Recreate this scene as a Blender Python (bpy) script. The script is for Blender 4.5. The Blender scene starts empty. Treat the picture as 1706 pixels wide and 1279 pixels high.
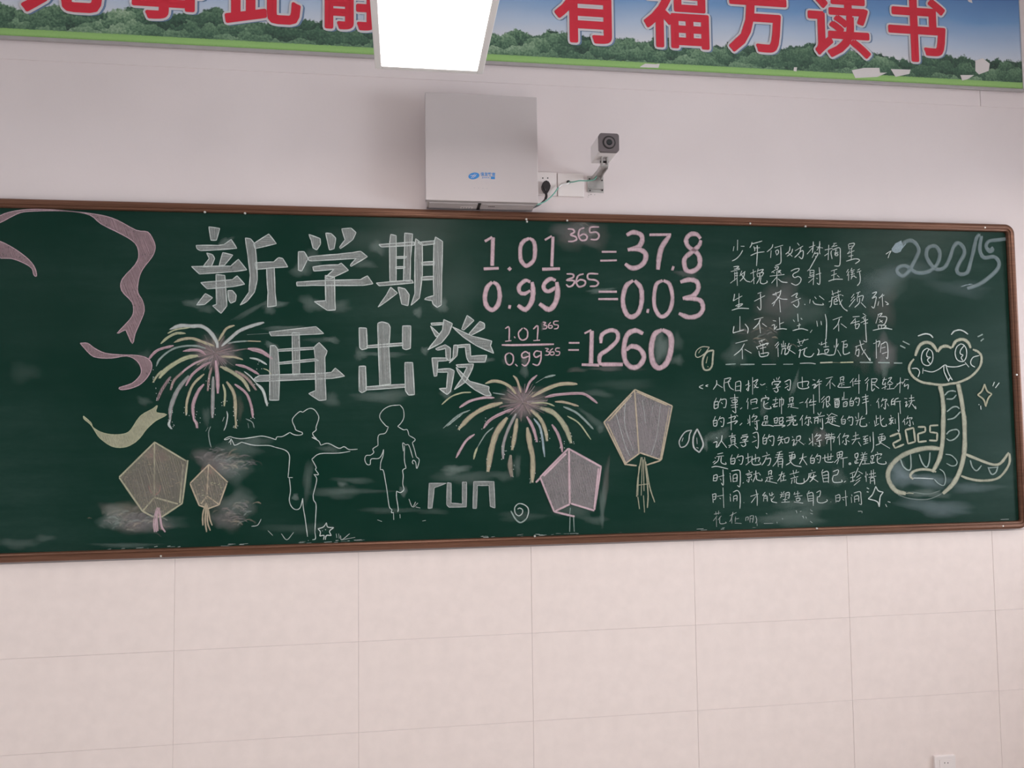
import bpy, bmesh, math, random
from mathutils import Vector, Matrix
from mathutils.geometry import tessellate_polygon
random.seed(7)
SC = bpy.context.scene
COL = SC.collection

# ------------------------------------------------------------------ camera, exposure, light
FPX, CAMX, CAMZ, CAMD, YAW, PITCH, ROLL = 1305.51, 0.7532, 1.6265, 2.7713, 0.1389, 0.0542, -0.0124
_f = Vector((math.sin(YAW)*math.cos(PITCH), math.cos(YAW)*math.cos(PITCH), math.sin(PITCH)))
_r = Vector((math.cos(YAW), -math.sin(YAW), 0))
_u = _r.cross(_f)
CR = _r*math.cos(ROLL) + _u*math.sin(ROLL)
CU = -_r*math.sin(ROLL) + _u*math.cos(ROLL)
CF = _f
CPOS = Vector((CAMX, -CAMD, CAMZ))
cam = bpy.data.cameras.new('camera')
cam.sensor_fit = 'HORIZONTAL'
cam.sensor_width = 36
cam.lens = FPX/1706*36
camo = bpy.data.objects.new('camera', cam)
COL.objects.link(camo)
camo.matrix_world = Matrix(((CR.x, CU.x, -CF.x, CPOS.x), (CR.y, CU.y, -CF.y, CPOS.y), (CR.z, CU.z, -CF.z, CPOS.z), (0, 0, 0, 1)))
SC.camera = camo

def at(px, py, y=0.0):
    """point of the plane y=const that is seen at a given place of the photograph (survey of the wall)"""
    v = CR*((px-853)/FPX) - CU*((py-639.5)/FPX) + CF
    return CPOS + v*((y-CPOS.y)/v.y)

SC.view_settings.view_transform = 'Standard'
SC.view_settings.look = 'None'
SC.view_settings.gamma = 1
SC.view_settings.use_curve_mapping = False
SC.view_settings.exposure = 0.04
SC.cycles.transparent_max_bounces = 32

RX0, RX1, RY0, RZ1 = -2.8, 5.1, -8.6, 3.55       # room: front wall is y = 0
LAMP_E = 10.0          # emission of the LED diffusers
DAY_W = 185.0           # daylight at each window (W)

w = bpy.data.worlds.new('world'); SC.world = w; w.use_nodes = True
w.node_tree.nodes['Background'].inputs[0].default_value = (0.75, 0.85, 1, 1)
w.node_tree.nodes['Background'].inputs[1].default_value = 1.2

LAMP_X = (0.83, 3.43, -1.77)
LAMP_Y = (-1.22, -3.72, -6.22)
def area(name, loc, sx, sy, power, col, rot):
    l = bpy.data.lights.new(name, 'AREA'); l.shape = 'RECTANGLE'; l.size = sx; l.size_y = sy
    l.energy = power; l.color = col
    o = bpy.data.objects.new(name, l); o.location = loc; o.rotation_euler = rot; COL.objects.link(o)
    return o
LCOL = (1.0, 0.945, 0.91)
for lx in LAMP_X:
    for ly in LAMP_Y:
        if lx == LAMP_X[0] and ly == LAMP_Y[0]:
            continue
        area('led_panel_light', (lx, ly, 2.615), 0.27, 1.17, LAMP_E*0.27*1.17*math.pi, LCOL, (0, 0, 0))
WIN = [(-3.2, -0.9), (-5.7, -3.5), (-8.3, -6.2)]     # window openings in the right wall (y range)
for a, b in WIN:
    area('window_and_fill_light', (RX1+0.30, (a+b)/2, 1.75), 1.7, b-a, DAY_W, (0.86, 0.94, 1.0), (0, math.radians(90), 0))

WIN_FILL = (-3.1, -0.9)                                   # unseen left window, added to fill the shadow left of the cabinet
area('window_and_fill_light', (RX0-0.30, sum(WIN_FILL)/2, 1.75), 1.7, WIN_FILL[1]-WIN_FILL[0], DAY_W*0.16, (0.86, 0.94, 1.0), (0, math.radians(-90), 0))

# ------------------------------------------------------------------ materials
def nt(m):
    m.use_nodes = True
    return m.node_tree
def mat(name, col, rough=0.5, metal=0.0, spec=0.5, noise=0.0, nscale=8.0, bump=0.0, bscale=60.0, stretch=(1, 1, 1), dark=None, coat=0.0):
    m = bpy.data.materials.new(name); t = nt(m); N = t.nodes; L = t.links
    b = N['Principled BSDF']
    b.inputs['Base Color'].default_value = (*col, 1)
    b.inputs['Roughness'].default_value = rough
    b.inputs['Metallic'].default_value = metal
    b.inputs['Specular IOR Level'].default_value = spec
    b.inputs['Coat Weight'].default_value = coat
    if noise or bump:
        tc = N.new('ShaderNodeTexCoord'); mp = N.new('ShaderNodeMapping'); mp.inputs['Scale'].default_value = stretch
        L.new(tc.outputs['Object'], mp.inputs[0])
    if noise:
        n = N.new('ShaderNodeTexNoise'); n.inputs['Scale'].default_value = nscale; n.inputs['Detail'].default_value = 6
        L.new(mp.outputs[0], n.inputs['Vector'])
        mr = N.new('ShaderNodeMapRange'); mr.inputs[1].default_value = 0.3; mr.inputs[2].default_value = 0.7
        L.new(n.outputs[0], mr.inputs[0])
        mx = N.new('ShaderNodeMix'); mx.data_type = 'RGBA'
        d = dark or tuple(c*(1-noise) for c in col)
        mx.inputs[6].default_value = (*d, 1); mx.inputs[7].default_value = (*col, 1)
        L.new(mr.outputs[0], mx.inputs[0]); L.new(mx.outputs[2], b.inputs['Base Color'])
    if bump:
        n2 = N.new('ShaderNodeTexNoise'); n2.inputs['Scale'].default_value = bscale; n2.inputs['Detail'].default_value = 3
        L.new(mp.outputs[0], n2.inputs['Vector'])
        bp = N.new('ShaderNodeBump'); bp.inputs['Strength'].default_value = bump; bp.inputs['Distance'].default_value = 0.002
        L.new(n2.outputs[0], bp.inputs['Height']); L.new(bp.outputs[0], b.inputs['Normal'])
    return m

M = {}
M['plaster'] = mat('wall_paint', (0.76, 0.655, 0.648), 0.75, noise=0.05, nscale=3, bump=0.08, bscale=90)
M['tile'] = mat('wall_tile_glaze', (0.84, 0.715, 0.675), 0.30, spec=0.35, noise=0.055, nscale=22, bump=0.05, bscale=9)
M['grout'] = mat('tile_grout', (0.60, 0.51, 0.485), 0.9, noise=0.1, nscale=30)
M['back'] = mat('unseen_walls_darkened', (0.20, 0.19, 0.18), 0.8, noise=0.3, nscale=2)  # unseen back and left walls, darkened so the board's left side reflects little
M['ceiling'] = mat('ceiling_paint', (0.75, 0.73, 0.71), 0.9, noise=0.03)
M['floor'] = mat('floor_tiles', (0.62, 0.57, 0.53), 0.35, noise=0.12, nscale=2)
M['frame'] = mat('brown_aluminium', (0.20, 0.088, 0.052), 0.32, metal=0.5, spec=0.6, noise=0.35, nscale=14, stretch=(0.5, 1, 18))
M['steel'] = mat('screw_steel', (0.75, 0.72, 0.68), 0.3, metal=0.6)
M['cabinet'] = mat('painted_steel_grey', (0.52, 0.45, 0.445), 0.55, noise=0.03, nscale=5)
M['cabinet_under'] = mat('painted_steel_tray', (0.58, 0.51, 0.505), 0.5, noise=0.05, nscale=9)
M['darkgap'] = mat('dark_gap', (0.03, 0.026, 0.025), 0.7)
M['plastic'] = mat('white_plastic', (0.82, 0.73, 0.71), 0.35, noise=0.02)
M['black'] = mat('black_plastic', (0.018, 0.013, 0.014), 0.4, noise=0.2)
M['bezel'] = mat('camera_bezel', (0.15, 0.12, 0.125), 0.45, noise=0.1)
M['glass'] = mat('lens_glass', (0.01, 0.012, 0.015), 0.08)
M['camwhite'] = mat('camera_housing_paint', (0.84, 0.77, 0.76), 0.4, noise=0.04)
M['bracket'] = mat('bracket_zinc', (0.58, 0.54, 0.52), 0.42, metal=0.35, noise=0.35, nscale=30)
M['green'] = mat('green_cable', (0.18, 0.42, 0.34), 0.5, noise=0.1)
M['whitecable'] = mat('white_cable', (0.72, 0.68, 0.67), 0.5, noise=0.05)
M['lampframe'] = mat('lamp_frame_white', (0.85, 0.80, 0.78), 0.45, noise=0.02)
M['blue'] = mat('logo_blue', (0.035, 0.22, 0.55), 0.5, noise=0.1)
M['greyprint'] = mat('grey_print', (0.36, 0.33, 0.33), 0.5)
M['red'] = mat('banner_red_print', (0.66, 0.020, 0.045), 0.5, noise=0.05, nscale=4)
M['white_print'] = mat('banner_white_print', (0.66, 0.60, 0.62), 0.5, noise=0.03)
M['shadow_print'] = mat('banner_grey_blue_print', (0.16, 0.24, 0.38), 0.5, noise=0.15, nscale=9)
M['torn'] = mat('torn_backing', (0.72, 0.65, 0.64), 0.8, noise=0.06, nscale=12)
M['trim'] = mat('banner_trim_grey', (0.40, 0.36, 0.355), 0.5, noise=0.1, nscale=20)

# diffuser
m = bpy.data.materials.new('led_diffuser'); t = nt(m); b = t.nodes['Principled BSDF']
b.inputs['Base Color'].default_value = (0.8, 0.8, 0.8, 1)
b.inputs['Emission Color'].default_value = (*LCOL, 1); b.inputs['Emission Strength'].default_value = LAMP_E
M['diffuser'] = m
# window pane
m = bpy.data.materials.new('window_pane'); t = nt(m); N = t.nodes; L = t.links
N.remove(N['Principled BSDF'])
tr = N.new('ShaderNodeBsdfTransparent'); gl = N.new('ShaderNodeBsdfGlossy'); gl.inputs['Roughness'].default_value = 0.02
fr = N.new('ShaderNodeFresnel'); ms = N.new('ShaderNodeMixShader')
L.new(fr.outputs[0], ms.inputs[0]); L.new(tr.outputs[0], ms.inputs[1]); L.new(gl.outputs[0], ms.inputs[2])
L.new(ms.outputs[0], N['Material Output'].inputs[0])
M['pane'] = m

# green writing surface: dark enamel with wiped chalk dust
m = bpy.data.materials.new('green_enamel'); t = nt(m); N = t.nodes; L = t.links
b = N['Principled BSDF']; b.inputs['Roughness'].default_value = 0.31; b.inputs['Specular IOR Level'].default_value = 0.125
tc = N.new('ShaderNodeTexCoord')
def nz(scale, stretch, detail=5, lo=0.4, hi=0.75, rot=0.0):
    mp = N.new('ShaderNodeMapping'); mp.inputs['Scale'].default_value = stretch; mp.inputs['Rotation'].default_value = (0, rot, 0)
    L.new(tc.outputs['Object'], mp.inputs[0])
    n = N.new('ShaderNodeTexNoise'); n.inputs['Scale'].default_value = scale; n.inputs['Detail'].default_value = detail
    L.new(mp.outputs[0], n.inputs['Vector'])
    mr = N.new('ShaderNodeMapRange'); mr.inputs[1].default_value = lo; mr.inputs[2].default_value = hi
    L.new(n.outputs[0], mr.inputs[0]); return mr.outputs[0]
def mth(op, a, c):
    q = N.new('ShaderNodeMath'); q.operation = op
    for i, v in enumerate((a, c)):
        if isinstance(v, (int, float)): q.inputs[i].default_value = v
        else: L.new(v, q.inputs[i])
    return q.outputs[0]
broad = nz(1.6, (1, 1, 1.6), 4, 0.38, 0.72)
streak = nz(3.0, (0.8, 1, 7), 6, 0.35, 0.8, 0.12)
fine = nz(40.0, (1, 1, 2.5), 4, 0.3, 0.8)
dust = mth('MULTIPLY', mth('MULTIPLY', broad, mth('ADD', mth('MULTIPLY', streak, 0.8), 0.35)), mth('ADD', mth('MULTIPLY', fine, 0.35), 0.75))
dust = mth('MULTIPLY', dust, 0.075)
mx = N.new('ShaderNodeMix'); mx.data_type = 'RGBA'
mx.inputs[6].default_value = (0.0034, 0.0262, 0.0172, 1); mx.inputs[7].default_value = (0.27, 0.38, 0.35, 1)
L.new(dust, mx.inputs[0]); L.new(mx.outputs[2], b.inputs['Base Color'])
M['board'] = m

# chalk: colour and cover come from the mark itself, grain from noise
m = bpy.data.materials.new('chalk'); t = nt(m); N = t.nodes; L = t.links
b = N['Principled BSDF']; b.inputs['Roughness'].default_value = 0.95; b.inputs['Specular IOR Level'].default_value = 0.1
tc = N.new('ShaderNodeTexCoord')
at_ = N.new('ShaderNodeAttribute'); at_.attribute_name = 'chalk'
L.new(at_.outputs['Color'], b.inputs['Base Color'])
g1 = nz(190, (1, 1, 0.55), 3, 0.22, 0.68)
g2 = nz(26, (1, 1, 1), 4, 0.25, 0.62)
gr = mth('ADD', mth('MULTIPLY', g1, 0.26), mth('MULTIPLY', g2, 0.16))
gr = mth('ADD', gr, 0.58)
al = mth('MULTIPLY', gr, at_.outputs['Alpha'])
L.new(al, b.inputs['Alpha'])
M['chalk'] = m

# banner print: sky, hedge of trees and grass, printed on the sheet
m = bpy.data.materials.new('banner_landscape_print'); t = nt(m); N = t.nodes; L = t.links
b = N['Principled BSDF']; b.inputs['Roughness'].default_value = 0.45
tc = N.new('ShaderNodeTexCoord'); sx = N.new('ShaderNodeSeparateXYZ'); L.new(tc.outputs['Object'], sx.inputs[0])
Z = sx.outputs[2]; X = sx.outputs[0]
def ramp(fac, stops):
    r = N.new('ShaderNodeValToRGB'); e = r.color_ramp.elements
    while len(e) < len(stops): e.new(0.5)
    for i, (p_, c_) in enumerate(stops): e[i].position = p_; e[i].color = (*c_, 1)
    L.new(fac, r.inputs[0]); return r.outputs[0]
def mixc(f, a, c):
    q = N.new('ShaderNodeMix'); q.data_type = 'RGBA'
    L.new(f, q.inputs[0]); L.new(a, q.inputs[6]); L.new(c, q.inputs[7]); return q.outputs[2]
def mr_(v, a, c, d=0, e=1):
    q = N.new('ShaderNodeMapRange'); L.new(v, q.inputs[0])
    for i, k in enumerate((a, c, d, e)): q.inputs[i+1].default_value = k
    return q.outputs[0]
cloud = nz(1.6, (1, 1, 2.2), 5, 0.42, 0.72)
skyz = mth('ADD', mr_(Z, 0.08, 0.42), mth('MULTIPLY', cloud, -0.10))
sky = ramp(skyz, [(0.0, (0.68, 0.66, 0.70)), (0.25, (0.46, 0.54, 0.68)), (0.55, (0.17, 0.32, 0.57)), (1.0, (0.05, 0.15, 0.40))])
# tree line height
t1 = nz(5.0, (1, 0, 0), 5, 0.25, 0.75); t2 = nz(34, (1, 0, 0.4), 3, 0.2, 0.8)
top = mth('ADD', mth('ADD', mth('MULTIPLY', t1, 0.085), mth('MULTIPLY', t2, 0.024)), 0.074)
vo = N.new('ShaderNodeTexVoronoi'); vo.inputs['Scale'].default_value = 17; vo.feature = 'F1'
mpv = N.new('ShaderNodeMapping'); mpv.inputs['Scale'].default_value = (1, 1, 1.5)
nd = N.new('ShaderNodeTexNoise'); nd.inputs['Scale'].default_value = 30; L.new(tc.outputs['Object'], nd.inputs['Vector'])
va = N.new('ShaderNodeVectorMath'); va.operation = 'MULTIPLY_ADD'; va.inputs[1].default_value = (0.05, 0, 0.05)
L.new(nd.outputs['Color'], va.inputs[0]); L.new(tc.outputs['Object'], va.inputs[2]); L.new(va.outputs[0], mpv.inputs[0])
L.new(mpv.outputs[0], vo.inputs['Vector'])
sep2 = N.new('ShaderNodeSeparateXYZ'); L.new(vo.outputs['Position'], sep2.inputs[0])
sep3 = N.new('ShaderNodeSeparateXYZ'); L.new(mpv.outputs[0], sep3.inputs[0])
up = mth('MULTIPLY', mth('SUBTRACT', sep3.outputs[2], sep2.outputs[2]), 13.0)
leaf = nz(120, (1, 1, 1), 4, 0.25, 0.75)
sepc = N.new('ShaderNodeSeparateColor'); L.new(vo.outputs['Color'], sepc.inputs[0])
dens = nz(3.0, (1, 1, 0.5), 3, 0.35, 0.65)
tv = mth('ADD', mth('ADD', mth('MULTIPLY', up, 0.35), mth('MULTIPLY', leaf, 0.45)), mth('MULTIPLY', sepc.outputs[0], 0.25))
tv = mth('MULTIPLY', tv, mth('ADD', mth('MULTIPLY', dens, 0.6), 0.6))
tree = ramp(tv, [(0.0, (0.02, 0.045, 0.035)), (0.25, (0.055, 0.12, 0.075)), (0.5, (0.16, 0.27, 0.16)), (0.85, (0.38, 0.48, 0.33))])
istree = mr_(mth('SUBTRACT', top, mth('ADD', Z, mth('MULTIPLY', leaf, 0.012))), -0.003, 0.003)
c1 = mixc(istree, sky, tree)
grass = ramp(mth('ADD', mr_(Z, 0.0, 0.045), mth('MULTIPLY', leaf, 0.15)), [(0.0, (0.17, 0.36, 0.08)), (0.5, (0.32, 0.53, 0.17)), (1.0, (0.24, 0.43, 0.13))])
isgrass = mr_(mth('ADD', Z, mth('MULTIPLY', leaf, 0.004)), 0.038, 0.035)
c2 = mixc(isgrass, c1, grass)
L.new(c2, b.inputs['Base Color'])
M['landscape'] = m

# ------------------------------------------------------------------ helpers
def link(name, me, parent=None, m=None, origin=None, **props):
    o = bpy.data.objects.new(name, me); COL.objects.link(o)
    if m is not None and me is not None: me.materials.append(m)
    if parent is not None:
        o.parent = parent
    if origin is not None: o.location = origin
    for k, v in props.items(): o[k] = v
    return o
def empty(name, loc, label, cat, group=None):
    o = bpy.data.objects.new(name, None); COL.objects.link(o); o.location = loc
    o.empty_display_size = 0.05
    o['label'] = label; o['category'] = cat
    if group: o['group'] = group
    return o
def bm_obj(name, bm, m, parent=None, off=(0, 0, 0), smooth=False, **props):
    me = bpy.data.meshes.new(name); 
    bmesh.ops.recalc_face_normals(bm, faces=bm.faces)
    if off != (0, 0, 0): bmesh.ops.translate(bm, verts=bm.verts, vec=-Vector(off))
    bm.to_mesh(me); bm.free()
    if smooth:
        for p_ in me.polygons: p_.use_smooth = True
    return link(name, me, parent, m, None, **props)
def box(bm, x0, x1, y0, y1, z0, z1, bev=0.0, seg=2):
    r = bmesh.ops.create_cube(bm, size=1)
    vs = r['verts']
    for v in vs:
        v.co = Vector(((x0+x1)/2 + v.co.x*(x1-x0), (y0+y1)/2 + v.co.y*(y1-y0), (z0+z1)/2 + v.co.z*(z1-z0)))
    if bev:
        es = list({e for v in vs for e in v.link_edges})
        bmesh.ops.bevel(bm, geom=es, offset=bev, segments=seg, affect='EDGES', profile=0.6)
def cyl(bm, p0, p1, r0, r1=None, n=20, caps=True):
    p0, p1 = Vector(p0), Vector(p1); r1 = r0 if r1 is None else r1
    d = (p1-p0); q = d.to_track_quat('Z', 'Y').to_matrix()
    rings = []
    for p_, r_ in ((p0, r0), (p1, r1)):
        rings.append([bm.verts.new(p_ + q @ Vector((r_*math.cos(2*math.pi*i/n), r_*math.sin(2*math.pi*i/n), 0))) for i in range(n)])
    for i in range(n):
        bm.faces.new((rings[0][i], rings[0][(i+1) % n], rings[1][(i+1) % n], rings[1][i]))
    if caps:
        bm.faces.new(rings[0][::-1]); bm.faces.new(rings[1])
def smooth_path(pts, sub=4):
    P = [Vector(p_) for p_ in pts]
    if len(P) < 3: return P
    out = []
    Q = [P[0]*2-P[1]] + P + [P[-1]*2-P[-2]]
    for i in range(1, len(Q)-2):
        a, b_, c, d = Q[i-1], Q[i], Q[i+1], Q[i+2]
        for k in range(sub):
            s = k/sub
            out.append(0.5*((2*b_) + (c-a)*s + (2*a-5*b_+4*c-d)*s*s + (3*b_-a-3*c+d)*s**3))
    out.append(P[-1]); return out
def tube(bm, pts, r, n=10, sub=6):
    P = smooth_path(pts, sub); rings = []
    for i, p_ in enumerate(P):
        d = (P[min(i+1, len(P)-1)] - P[max(i-1, 0)]).normalized()
        a = d.orthogonal() if i == 0 else (prev - d*prev.dot(d))
        a.normalize(); prev = a; b_ = d.cross(a)
        rr = r[i*len(r)//len(P)] if isinstance(r, (list, tuple)) else r
        rings.append([bm.verts.new(p_ + a*rr*math.cos(2*math.pi*k/n) + b_*rr*math.sin(2*math.pi*k/n)) for k in range(n)])
    for A, B in zip(rings, rings[1:]):
        for k in range(n): bm.faces.new((A[k], A[(k+1) % n], B[(k+1) % n], B[k]))
    bm.faces.new(rings[0][::-1]); bm.faces.new(rings[-1])
def prism(bm, poly, y0, y1):
    """polygon in x,z extruded from y0 to y1"""
    A = [bm.verts.new((x, y0, z)) for x, z in poly]; B = [bm.verts.new((x, y1, z)) for x, z in poly]
    n = len(poly)
    bm.faces.new(A); bm.faces.new(B[::-1])
    for i in range(n): bm.faces.new((A[i], B[i], B[(i+1) % n], A[(i+1) % n]))

# ------------------------------------------------------------------ the room
def struct(name, boxes, m, parent=None):
    bm = bmesh.new()
    for b_ in boxes: box(bm, *b_)
    o = bm_obj(name, bm, m, parent)
    if parent is None: o['kind'] = 'structure'
    return o
TH = 0.2
wf = struct('wall_front', [(RX0, RX1, 0.0, TH, 0, RZ1)], M['plaster'])
struct('wall_left', [(RX0-TH, RX0, RY0, TH, 0, 0.9), (RX0-TH, RX0, RY0, TH, 2.6, RZ1), (RX0-TH, RX0, RY0, WIN_FILL[0], 0.9, 2.6), (RX0-TH, RX0, WIN_FILL[1], TH, 0.9, 2.6)], M['back'])
struct('wall_back', [(RX0-TH, RX1+TH, RY0-TH, RY0, 0, RZ1)], M['back'])
struct('ceiling', [(RX0-TH, RX1+TH, RY0-TH, TH, RZ1, RZ1+TH)], M['ceiling'])
struct('floor', [(RX0-TH, RX1+TH, RY0-TH, TH, -TH, 0)], M['floor'])
ys = [RY0] + [v for a, b in sorted(WIN) for v in (a, b)] + [TH]
wr = [(RX1, RX1+TH, RY0, TH, 0, 0.9), (RX1, RX1+TH, RY0, TH, 2.6, RZ1)]
for i in range(0, len(ys), 2): wr.append((RX1, RX1+TH, ys[i], ys[i+1], 0.9, 2.6))
struct('wall_right', wr, M['plaster'])
RXS = RX1
for k, (a, b) in enumerate(WIN+[WIN_FILL]):  # the last one is the added fill window on the left
    RX1 = RXS if k < len(WIN) else RX0-TH
    fb = [(RX1+0.06, RX1+0.12, a, a+0.05, 0.9, 2.6), (RX1+0.06, RX1+0.12, b-0.05, b, 0.9, 2.6),
          (RX1+0.06, RX1+0.12, a+0.05, b-0.05, 0.9, 0.95), (RX1+0.06, RX1+0.12, a+0.05, b-0.05, 2.55, 2.6),
          (RX1+0.065, RX1+0.115, (a+b)/2-0.025, (a+b)/2+0.025, 0.95, 2.55)]
    wo = struct('window_%d' % (k+1), fb, M['plastic'])
    struct('pane', [(RX1+0.085, RX1+0.091, a+0.05, (a+b)/2-0.025, 0.95, 2.55)], M['pane'], wo)
    struct('pane', [(RX1+0.085, RX1+0.091, (a+b)/2+0.025, b-0.05, 0.95, 2.55)], M['pane'], wo)

RX1 = RXS

# wainscot tiles on the front wall, one object each (joints 2 mm, recessed)
struct('grout_bed', [(RX0, RX1, -0.0054, 0.0, 0, 1.203)], M['grout'], wf)
zrows = [(0.900, 1.203), (0.597, 0.900), (0.294, 0.597), (0.0, 0.294)]
def tile_mesh(wd, h):
    bm = bmesh.new(); box(bm, 0.0005, wd-0.0005, -0.0065, -0.001, 0.0005, h-0.0005, 0.0006, 1)
    me = bpy.data.meshes.new('tile'); bm.to_mesh(me); bm.free(); me.materials.append(M['tile']); return me
tms = {}
for z0, z1 in zrows:
    x = -3.0
    while x < RX1-0.01:
        a, b = max(x, RX0), min(x+0.6, RX1)
        key = (round(b-a, 3), round(z1-z0, 3))
        if key not in tms: tms[key] = tile_mesh(b-a, z1-z0)
        o = link('tile', tms[key], wf); o.location = (a, random.uniform(-0.0003, 0.0), z0)
        o.rotation_euler = (random.uniform(-0.0006, 0.0006), 0, random.uniform(-0.0006, 0.0006))
        x += 0.6
# plaster board strip under the banner, with its joint
struct('trim_1', [(RX0, 3.0385, -0.002, 0, 2.877, RZ1)], M['plaster'])
struct('trim_2', [(3.0405, RX1, -0.002, 0, 2.877, RZ1)], M['plaster'])

# ------------------------------------------------------------------ pendant LED panel
LX0, LX1, LY0, LY1, LZ = 0.682, 0.982, -1.82, -0.62, 2.62
lamp = empty('panel_light', ((LX0+LX1)/2, (LY0+LY1)/2, LZ), 'white rectangular LED panel light glowing in front of the landscape banner', 'ceiling light')
off = tuple(lamp.location)
bm = bmesh.new()
e = 0.018
box(bm, LX0, LX0+e, LY0, LY1, LZ, LZ+0.03, 0.002); box(bm, LX1-e, LX1, LY0, LY1, LZ, LZ+0.03, 0.002)
box(bm, LX0+e, LX1-e, LY0, LY0+e, LZ, LZ+0.03, 0.002); box(bm, LX0+e, LX1-e, LY1-e, LY1, LZ, LZ+0.03, 0.002)
bm_obj('frame', bm, M['lampframe'], lamp, off)
bm = bmesh.new(); box(bm, LX0+e, LX1-e, LY0+e, LY1-e, LZ+0.004, LZ+0.010)
bm_obj('diffuser', bm, M['diffuser'], lamp, off, label='glowing white diffuser')
bm = bmesh.new(); box(bm, LX0+0.01, LX1-0.01, LY0+0.01, LY1-0.01, LZ+0.0305, LZ+0.036)
bm_obj('back_plate', bm, M['lampframe'], lamp, off)
for cx_ in (LX0+0.03, LX1-0.03):
    for cy_ in (LY0+0.05, LY1-0.05):
        bm = bmesh.new(); cyl(bm, (cx_, cy_, LZ+0.036), (cx_, cy_, RZ1), 0.001, n=6)
        bm_obj('suspension_cable', bm, M['steel'], lamp, off)

# ------------------------------------------------------------------ banner
BX0, BX1, BZ0, BZ1 = -2.0, 3.222, 2.943, 3.47
ban = empty('wall_banner', (0.6, -0.004, BZ0), 'long printed banner with blue sky, trees, grass and red slogan characters', 'banner')
off = tuple(ban.location)
bm = bmesh.new(); box(bm, BX0, BX1, -0.012, -0.0045, BZ0+0.008, BZ1)
bm_obj('printed_sheet', bm, M['landscape'], ban, off)
bm = bmesh.new()
box(bm, BX0-0.004, BX1+0.004, -0.017, -0.0045, BZ0-0.004, BZ0+0.0078, 0.002)
bm_obj('edge_strip', bm, M['trim'], ban, off, label='thin grey strip along the bottom of the banner')
bm = bmesh.new()
box(bm, BX1+0.0002, BX1+0.006, -0.015, -0.0045, BZ0+0.008, BZ1, 0.001)
bm_obj('edge_strip', bm, M['torn'], ban, off)

def glyph(ch, offset, res=3):
    """flat outline mesh of a printed character, unit em"""
    c = bpy.data.curves.new('g', 'FONT'); c.body = ch; c.size = 1; c.offset = offset; c.resolution_u = res
    c.fill_mode = 'BOTH'
    o = bpy.data.objects.new('g', c); COL.objects.link(o)
    dg = bpy.context.evaluated_depsgraph_get()
    me = bpy.data.meshes.new_from_object(o.evaluated_get(dg))
    bpy.data.objects.remove(o); bpy.data.curves.remove(c)
    return me
def put_glyph(name, me0, cx_, z0, sx_, sz_, y, m, parent, off, skew=0.0):
    xs = [v.co.x for v in me0.vertices]; ysv = [v.co.y for v in me0.vertices]
    a, b_, c, d = min(xs), max(xs), min(ysv), max(ysv)
    bm = bmesh.new(); bm.from_mesh(me0)
    return (a, b_, c, d), bm
CH = [('无', -0.38, 0.245), ('事', -0.052, 0.245), ('此', 0.276, 0.245), ('静', 0.60, 0.245), ('坐', 0.93, 0.245),
      ('有', 1.437, 0.235), ('福', 1.782, 0.245), ('方', 2.105, 0.225), ('读', 2.438, 0.245), ('书', 2.768, 0.235)]
for ch, cx_, wd in CH:
    base = glyph(ch, 0.0)
    xs = [v.co.x for v in base.vertices]; yy = [v.co.y for v in base.vertices]
    mx_, my_ = (min(xs)+max(xs))/2, min(yy)
    sx_ = wd/(max(xs)-min(xs)); sz_ = 0.255/(max(yy)-min(yy))
    root = None
    bmg = bmesh.new(); bmg.from_mesh(base)
    edges = [(e_.verts[0].co.copy(), e_.verts[1].co.copy()) for e_ in bmg.edges if len(e_.link_faces) == 1]
    faces = [[v.co.copy() for v in f.verts] for f in bmg.faces]
    bmg.free()
    tr = lambda co, dx, dy, dz: (((co.x-mx_)*sx_ + cx_ + dx - off[0]), dy-off[1], (co.y-my_)*sz_ + 3.043 + dz - off[2])
    root = None
    for nm, hw, dy, dx, dz, mm in (('red_character', 0.0062, -0.0148, 0, 0, 'red'), ('white_outline', 0.0140, -0.0137, 0, 0, 'white_print'), ('drop_shadow', 0.0130, -0.0124, 0.007, -0.002, 'shadow_print')):
        bm = bmesh.new()
        for f in faces: bm.faces.new([bm.verts.new(tr(k, dx, dy, dz)) for k in f])
        st = 0.0009/max(1, 2*len(edges)); q = dy-0.00002
        for a, b_ in edges:
            A = Vector(tr(a, dx, 0, dz)); B = Vector(tr(b_, dx, 0, dz)); A.y = B.y = 0; d_ = B-A
            if d_.length < 1e-6: continue
            d_.normalize(); n_ = Vector((-d_.z, 0, d_.x))*hw
            q -= st; y_ = Vector((0, q-off[1], 0))
            bm.faces.new([bm.verts.new(k+y_) for k in (A-n_, B-n_, B+n_, A+n_)])
            q -= st; y_ = Vector((0, q-off[1], 0))
            bm.faces.new([bm.verts.new(A+y_+Vector((hw*math.cos(k*math.pi/4), 0, hw*math.sin(k*math.pi/4)))) for k in range(8)])
        me = bpy.data.meshes.new(nm); bm.to_mesh(me); bm.free()
        for p_ in me.polygons:
            if p_.normal.y > 0: p_.flip()
        o = link(nm, me, root or ban, M[mm]); root = root or o
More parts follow.
